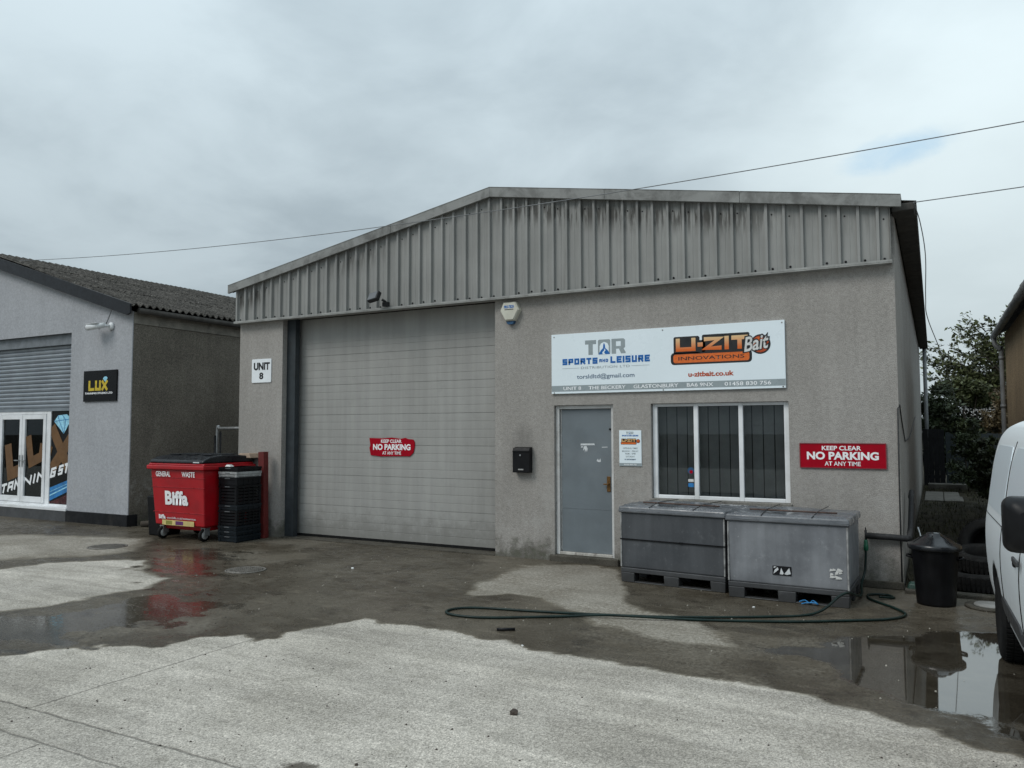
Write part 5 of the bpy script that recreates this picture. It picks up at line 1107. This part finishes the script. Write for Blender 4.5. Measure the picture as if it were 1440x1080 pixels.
for xx in (.28, 2.0, 3.8): MB().box(xx, xx+.09, 16.885, 16.97, 0, 1.66).build('post', M['fence'], Fn, world=True)

G8 = thing('dark_gap_boards', 'near black boards standing in for the dark gap between the unit and the blue grey fence', 'boards', (0, 16.8, 0))  # near black boards added to stand in for the dark gap beside the fence
m = MB(); x_ = -.31
while x_ < .2: m.box(x_, x_+.135, 16.75, 16.78, .05, 1.75); x_ += .14
m.build('board', M['black_matt'], G8, world=True); m = MB(); m.box(-.31, .25, 16.781, 16.82, .3, .4); m.box(-.31, .25, 16.781, 16.82, 1.4, 1.5); m.build('rail', M['black_matt'], G8, world=True)
def leaves(n, fn, size, rr, bias=None, tip=.5):
    """n pointed leaves at positions fn() -> (point, stretch direction)"""
    m = MB()
    for i in range(n):
        p, dv = fn(rr); s_ = size*rr.choice((.5, .8, 1., 1.3, 1.7))*rr.uniform(.8, 1.2)
        d = Vector((rr.gauss(0, 1), rr.gauss(0, 1), rr.gauss(0, .7))); d = (d.normalized() + (dv or Vector((0, 0, 0)))).normalized(); q = d.orthogonal().normalized(); q.rotate(Matrix.Rotation(rr.uniform(0, 6.3), 3, d)); 
        m.add([p, p+d*s_*.5+q*s_*.26, p+d*s_, p+d*s_*.5-q*s_*.24], [(0, 1, 2, 3)])
    return m
def in_blob(c, r):
    def f(rr):
        v = Vector((rr.gauss(0, 1), rr.gauss(0, 1), rr.gauss(0, 1))).normalized()*(rr.random()**.45); return Vector((c[0]+v.x*r[0], c[1]+v.y*r[1], c[2]+v.z*r[2])), None
    return f
def bushy(name, label, cat, base, blobs, n, size, mat, seed, group=None, trunk_h=.8, tr=.05):
    t = thing(name, label, cat, base, group=group); rr = random.Random(seed); tot = sum(b[1][0]*b[1][2] for b in blobs); k = MB()
    clumps = []
    for c, r in blobs:
        for i in range(int(9*r[0]*r[2]/tot*len(blobs))+4):
            v = Vector((rr.gauss(0, 1), rr.gauss(0, 1), rr.gauss(0, 1))).normalized()*rr.uniform(.35, 1.0); clumps.append(((c[0]+v.x*r[0], c[1]+v.y*r[1], c[2]+v.z*r[2]), rr.uniform(.22, .42)*min(r[0], r[2])))
    for c, q in clumps:
        mm = leaves(int(n/len(clumps)), in_blob(c, (q*1.2, q*1.2, q*.8)), size, rr); k.add(mm.v, mm.f)
    k.build('crown', mat, t, fix=False); m = MB()
    m.tube([(0, 0, 0), (.04, 0, trunk_h*.6), (0, .03, trunk_h)], [tr, tr*.8, tr*.6], 8)
    for c, q in clumps[::2]: m.tube([(0, .02, trunk_h*.7), ((c[0])*.5, c[1]*.5, trunk_h+(c[2]-trunk_h)*.45), c], [tr*.45, tr*.3, tr*.08], 5)
    m.build('trunk', M['bark'], t); return t
bushy('hedge_bush', 'dense dark evergreen bush against the far end of the unit wall', 'bush', (-.2, 18.6, 0), [((0, 0, 1.2), (1.1, .8, 1.3)), ((.3, 0, 2.2), (.8, .7, .9))], 9000, .10, M['leaf_dark'], 1, 'bushes and trees behind the fence', 1.0)
bushy('hedge_bush', 'olive bush rising above the middle of the fence', 'bush', (.9, 19.2, 0), [((0, 0, 1.7), (1.0, .8, 1.2)), ((.2, .2, 2.6), (.9, .7, .8))], 11000, .10, M['leaf_mid'], 2, 'bushes and trees behind the fence', 1.2)
bushy('hedge_bush', 'brownish autumn bush behind the fence near the grey downpipe', 'bush', (2.0, 18.2, 0), [((0, 0, 1.4), (.9, .6, 1.1)), ((0, .2, 2.4), (.8, .6, .8))], 7000, .10, M['leaf_brown'], 3, 'bushes and trees behind the fence', 1.0)
bushy('hedge_bush', 'tall dark bush furthest back behind the fence', 'bush', (1.3, 23, 0), [((0, 0, 2.4), (2.2, .8, 1.6)), ((-.9, 0, 3.0), (1.0, .7, .8))], 9000, .13, M['leaf_dark'], 4, 'bushes and trees behind the fence', 1.6)
bushy('shrub', 'dark straggly shrub growing in front of the fence beside the van', 'shrub', (1.0, 9.6, 0), [((0, 0, .7), (.42, .6, .75)), ((-.1, 0, 1.25), (.35, .5, .5))], 8000, .065, M['leaf_dark'], 6, None, .5, .025)
bushy('shrub', 'low dark shrub behind the heap of tyres', 'shrub', (1.05, 4.2, 0), [((0, 0, .45), (.4, .9, .5))], 5000, .055, M['leaf_dark'], 8, None, .3, .02)
bushy('shrub', 'tall dark shrub against the fence in the middle of the passage', 'shrub', (.75, 14.8, 0), [((0, 0, .8), (.5, .5, .8)), ((.1, .1, 1.5), (.4, .4, .5))], 7000, .07, M['leaf_dark'], 16, None, .6, .025)
# wind-blown tree: long limbs swept left, thin leaves
Tt = thing('windblown_tree', 'thin leaved tree with branches swept to the left above the hedge', 'tree', (2.75, 21.5, 0)); rr = random.Random(21); m = MB(); lf = MB()
m.tube([(0, 0, 0), (-.05, 0, 1.5), (-.15, 0, 2.6)], [.12, .10, .08], 8)
for i in range(46):
    a0 = Vector((-.1, rr.uniform(-.3, .3), rr.uniform(1.9, 2.9))); ang = R(rr.uniform(20, 112)); L = rr.uniform(1.5, 3.3); d = Vector((-math.cos(ang), rr.uniform(-.3, .3), math.sin(ang))); pts = [a0]
    for k in range(1, 9):
        d = (d + Vector((-.07, rr.uniform(-.08, .08), .02))).normalized(); pts.append(pts[-1]+d*L/8)
    m.tube(pts, [.035*(1-k/9.5) for k in range(9)], 5)
    for k in range(3, 9):
        for tw in range(3):
            e = (d + Vector((rr.uniform(-.8, .5), rr.uniform(-.6, .6), rr.uniform(-.5, .8)))).normalized()*rr.uniform(.2, .5); m.tube([pts[k], pts[k]+e*.6, pts[k]+e+Vector((-.06, 0, 0))], [.008, .006, .003], 4)
            for q in range(13):
                p = pts[k]+e*rr.uniform(.2, 1.15)+Vector((rr.gauss(0, .06), rr.gauss(0, .06), rr.gauss(0, .06)))
                mm = leaves(1, lambda r_: (p, Vector((-.9, 0, .25))), .11, rr); lf.add(mm.v, mm.f)
lf.build('crown', M['leaf_mid'], Tt, fix=False); m.build('trunk', M['bark'], Tt)
O = thing('white_outbuilding', 'white outbuilding glimpsed through the leaves beyond the fence', 'building', (3, 34, 0)); MB().box(1.2, 6, 33, 36, 0, 2.9).build('wall', M['white_paint'], O, world=True); MB().box(1.1, 6.1, 32.8, 36.2, 2.905, 3.1).build('roof', M['white_pvc'], O, world=True)
# ================================================================== white van
V = thing('parked_van', 'white panel van with black door mirror parked at the right edge', 'van', (1.265, -1.48, 0), R(1.4))
# local axes: x across, y = -distance from the rear
half = [(0, .26), (.55, .26), (.80, .28), (.868, .36), (.895, .50), (.912, .70), (.915, .86), (.905, 1.0), (.885, 1.12), (.862, 1.28), (.835, 1.45), (.80, 1.60), (.755, 1.71), (.67, 1.79), (.5, 1.835), (0, 1.855)]
ST = [(0, .93, 1.80, .02), (.03, .965, 1.835, .0), (.10, .985, 1.85, 0), (.3, 1, 1.855, 0)] + [(s, 1, 1.855, 0) for s in np.arange(.4, 3.11, .1)] + [(3.2, 1, 1.84, 0), (3.4, 1, 1.70, 0), (3.7, 1, 1.42, 0), (4.0, .995, 1.14, 0), (4.2, .985, 1.07, 0), (4.45, .96, .98, 0), (4.65, .92, .88, 0), (4.78, .86, .74, 0), (4.84, .78, .60, 0)]
def dens(h, n=4):
    h2 = [Vector((a, b, 0)) for a, b in h]; return [(p.x, p.y) for p in smooth_path(h2, n)] + ([] if True else [])
_c = dens(half[3:]); half = half[:3] + _c
_st = sorted({q[0] for q in ST} | {round(v, 3) for v in np.arange(3.3, 4.65, .1)}); ST = [(s,) + tuple(float(np.interp(s, [q[0] for q in ST], [q[k] for q in ST])) for k in (1, 2, 3)) for s in _st]
def vsec(st, off=0):
    s, w, top, _ = st; o = []
    for (x, z) in half:
        zz = z if z <= .86 else .86+(z-.86)*(top-.86)/(1.855-.86) if top > .86 else min(z, top-.02*(1.855-z))
        pull = 1-.06*max(0, (z-.9))*max(0, (.95-w)/.07) if False else 1
        o.append((x*w*pull, -s, zz))
    return o
P = []
for st in ST:
    h = vsec(st); P.append([(-x, y, z) for x, y, z in h[::-1]][:-1] + h)
m = MB(); m.smooth = True; m.grid(P); nj = len(P[0]); m.add(P[0], [tuple(range(nj))]); m.add(P[-1], [tuple(range(nj))[::-1]])
def van_paint():
    t = T('white vehicle paint with road dirt'); z = t.xyz()[2]
    f = t.math('MULTIPLY', t.rng(z, .85, .3), t.rng(t.noise(5, 7, .7), .3, .7, .25, .8))
    t.set(t.mix(f, (.80, .84, .86), (.24, .225, .2)), t.math('ADD', .28, t.math('MULTIPLY', f, .4)), 0., .5); return t.m
vb = m.build('body', [van_paint(), M['van_dark']], V)
bm = bmesh.new(); bm.from_mesh(vb.data); bmesh.ops.remove_doubles(bm, verts=bm.verts, dist=.0005); bmesh.ops.recalc_face_normals(bm, faces=bm.faces); bm.to_mesh(vb.data); bm.free()
RW, FW = .98, 4.04
cut = MB()
for yy in (RW, FW): cut.lathe([(.372, -1.2), (.372, 1.2)], (0, -yy, .34), 40, 'x', smooth=False)
ct = cut.build('wheel_arch_cutter', M['van_dark'], V)
md = vb.modifiers.new('arches', 'BOOLEAN'); md.operation = 'DIFFERENCE'; md.object = ct; md.solver = 'EXACT'
bpy.context.view_layer.update(); me = bpy.data.meshes.new_from_object(vb.evaluated_get(bpy.context.evaluated_depsgraph_get())); vb.modifiers.clear(); vb.data = me; me.name = 'body'; bpy.data.objects.remove(ct)
for p in me.polygons:
    c = p.center
    for yy in (RW, FW):
        if math.hypot(c.y+yy, c.z-.34) < .376 and abs(p.normal.x) < .5: p.material_index = min(1, len(me.materials)-1)
def side_x(z, s, off=0):
    zz = z; x = np.interp(zz, [q[1] for q in half[2:]], [q[0] for q in half[2:]]); w = np.interp(s, [q[0] for q in ST], [q[1] for q in ST]); return x*w+off
def side_panel(name, mat, s0, s1, z0, z1, off, r=.0, ns=14, nz=8, sl0=0., sl1=0., both=True, parent=None, thick=True):
    for sg in ((-1, 1) if both else (-1,)):
        m = MB(); m.smooth = True; G_ = []
        for i in range(ns+1):
            u = i/ns; row = []
            for j in range(nz+1):
                v = j/nz; s = s0+(s1-s0)*u; z = z0+(z1-z0)*v
                if r:   # round the corners
                    e = r*(1-math.sqrt(max(0, 1-((1-min(1, min(u, 1-u)*(s1-s0)/r))**2)))); z = z0+e+(z1-z0-2*e)*v
                s = s + (sl0*(1-u)+sl1*u)*v
                row.append((sg*side_x(z, s, off), -s, z))
            G_.append(row)
        m.grid(G_); 
        b = MB(); b.smooth = False; edge = G_[0] + [g[-1] for g in G_[1:]] + G_[-1][::-1][1:] + [g[0] for g in G_[::-1][1:]]
        m.smooth = False; m.grid([edge, [(sg*(abs(p[0])-off-.004), p[1], p[2]) for p in edge]]); m.build(name, mat, parent or V)
side_panel('side_panel', simple('van blank panel', (.62,.68,.72), .3, var=.01, rvar=0), .30, 1.45, 1.12, 1.62, .005, .10, sl0=.06, sl1=.02)
side_panel('side_panel', simple('van blank panel', (.62,.68,.72), .3, var=.01, rvar=0), 1.62, 2.55, 1.12, 1.62, .005, .10)
side_panel('side_window', M['car_glass'], 2.68, 3.72, 1.14, 1.60, .004, .06, sl0=0, sl1=-.38)
side_panel('rubbing_strip', M['van_dark'], 1.42, 2.55, .44, .56, .012, .03); side_panel('rubbing_strip', M['van_dark'], 2.60, 3.62, .44, .56, .012, .03)
side_panel('sill_trim', M['van_dark'], 1.38, 3.66, .27, .34, .004)
for sg in (-1, 1):
    m = MB(); m.box(*sorted((sg*side_x(.92, 2.45, .03), sg*side_x(.92, 2.45, .012))), -2.72, -2.50, .95, .985); m.build('door_handle', M['van_dark'], V, bevel=.008)
    m = MB(); m.lathe([(.026, 0), (.026, sg*.012), (.018, sg*.02), (0, sg*.021)], (sg*side_x(.93, 2.35, -.002), -2.42, .93), 16, 'x'); m.build('door_lock', M['black'], V)
# sliding-door seams as thin dark gaps
for sg in (-1, 1):
    m = MB()
    for s in (1.52, 2.6):
        pts = [(sg*side_x(z, s, .0015), -s, z) for z in np.linspace(.36, 1.66, 14)]; m.tube(pts, .004, 4)
    m.tube([(sg*side_x(1.05, s, .0015), -s, 1.05) for s in np.linspace(.2, 2.6, 12)], .004, 4); m.build('panel_seam', M['black'], V)
for sg in (-1, 1):
    for yy in (RW, FW):
        w = MB(); c = (sg*.80, -yy, .315); pr = [(.20, -.095), (.23, -.10), (.295, -.095), (.312, -.075), (.316, 0), (.312, .075), (.295, .095), (.23, .10), (.20, .095)]; w.lathe(pr, c, 40, 'x')
        wo = w.build('wheel', M['rubber'], V)
        m = MB(); m.lathe([(.0, sg*.075), (.05, sg*.08), (.12, sg*.07), (.17, sg*.085), (.205, sg*.092), (.21, sg*.06)], c, 36, 'x'); ho = m.build('wheel_cover', M['hub'], wo)
        m = MB()
        for k in range(9):
            a = 2*math.pi*k/9; m.lathe([(.022, 0), (.022, sg*.004), (0, sg*.004)], (c[0]+sg*.075, c[1]+.135*math.cos(a), c[2]+.135*math.sin(a)), 10, 'x')
        m.build('cover_vent', M['black'], wo)
        m = MB()
        for k in range(56):
            a = 2*math.pi*k/56
            for q in (-.055, 0, .055): cy_, cz_ = c[1]+.317*math.cos(a+q*2), c[2]+.317*math.sin(a+q*2); t_ = Vector((0, -math.sin(a), math.cos(a)))*.011; n_ = Vector((0, math.cos(a), math.sin(a)))*.006; b_ = Vector((cos_ if False else 1, 0, 0))*.022; o_ = Vector((c[0]+q, cy_, cz_)); m.add([o_-t_-b_, o_+t_-b_, o_+t_+b_, o_-t_+b_, o_-t_-b_+n_, o_+t_-b_+n_, o_+t_+b_+n_, o_-t_+b_+n_], [(4,5,6,7),(0,1,5,4),(1,2,6,5),(2,3,7,6),(3,0,4,7)])
        m.build('tread', M['rubber'], wo)
m = MB(); m.box(-.72, .72, -4.4, -.25, .20, .259); m.build('underbody', M['van_dark'], V)
for sg in (-1, 1):
    mr = MB(); mr.smooth = True; r_ = []
    for k, (yy, sx, sz) in enumerate(((0, .78, .82), (.03, .97, .97), (.07, 1, 1), (.12, .96, .96), (.16, .75, .78), (.175, .45, .5))):
        ring = rrect(-.12*sx, .12*sx, -.138*sz, .138*sz, .05*min(sx, sz), 5); r_.append([(sg*.955+a, -3.50-yy, 1.285+b) for a, b in ring] + [(sg*.955+ring[0][0], -3.50-yy, 1.285+ring[0][1])])
    mr.grid(r_); mr.add(r_[0][:-1], [tuple(range(len(r_[0])-1))]); mr.add(r_[-1][:-1], [tuple(range(len(r_[0])-1))]); mo = mr.build('door_mirror', M['black'], V)
    m = MB(); m.poly(rrect(sg*.955-.1, sg*.955+.1, 1.14, 1.39, .04), -3.498, -.003); m.build('mirror_glass', M['car_glass'], mo)
    m = MB(); m.box(*sorted((sg*.955-sg*.08, sg*.955+sg*.06)), -3.672, -3.655, 1.215, 1.26); m.build('mirror_vent', M['van_dark'], mo, bevel=.006)
    m = MB(); m.box(*sorted((sg*.84, sg*.95)), -3.62, -3.52, 1.13, 1.19); m.build('mirror_arm', M['black'], mo, bevel=.01)
def across(st, k): h = vsec(st); return h
# windscreen, rear window, lamps, grille, bumpers
m = MB(); m.smooth = True; G_ = []
for t in np.linspace(.06, .94, 8):
    s = 3.2+.8*t; top = np.interp(s, [q[0] for q in ST], [q[2] for q in ST]); hw = .70+.10*t; G_.append([(hw*u, -s-.012-.004, top+.012-.05*abs(u)**3) for u in np.linspace(-1, 1, 11)])
m.grid(G_); m.build('windscreen', M['car_glass'], V)
m = MB(); m.poly(rrect(-.70, -.04, 1.10, 1.60, .06), .024, .01); m.poly(rrect(.04, .70, 1.10, 1.60, .06), .024, .01)
m.build('rear_window', M['car_glass'], V)
MB().box(-.80, .80, -.03, .10, .30, .52).build('bumper', M['van_dark'], V, bevel=.03, seg=3); MB().box(-.76, .76, -4.93, -4.70, .28, .55).build('bumper', M['van_dark'], V, bevel=.04, seg=3)
for sg in (-1, 1):
    MB().box(*sorted((sg*.72, sg*.80)), -.06, .02, .85, 1.40).build('tail_lamp', M['lamp_red'], V, bevel=.015)
    m = MB(); m.frustum(tuple(sorted((sg*.50, sg*.80)))+(-4.78, -4.5, .68), tuple(sorted((sg*.60, sg*.86)))+(-4.66, -4.3, .94)); m.build('headlamp', M['lamp_clear'], V, bevel=.03, seg=3)
m = MB()
for z in (.60, .66, .72): m.box(-.45, .45, -4.87, -4.80, z, z+.03)
m.build('grille', M['black'], V, bevel=.006)
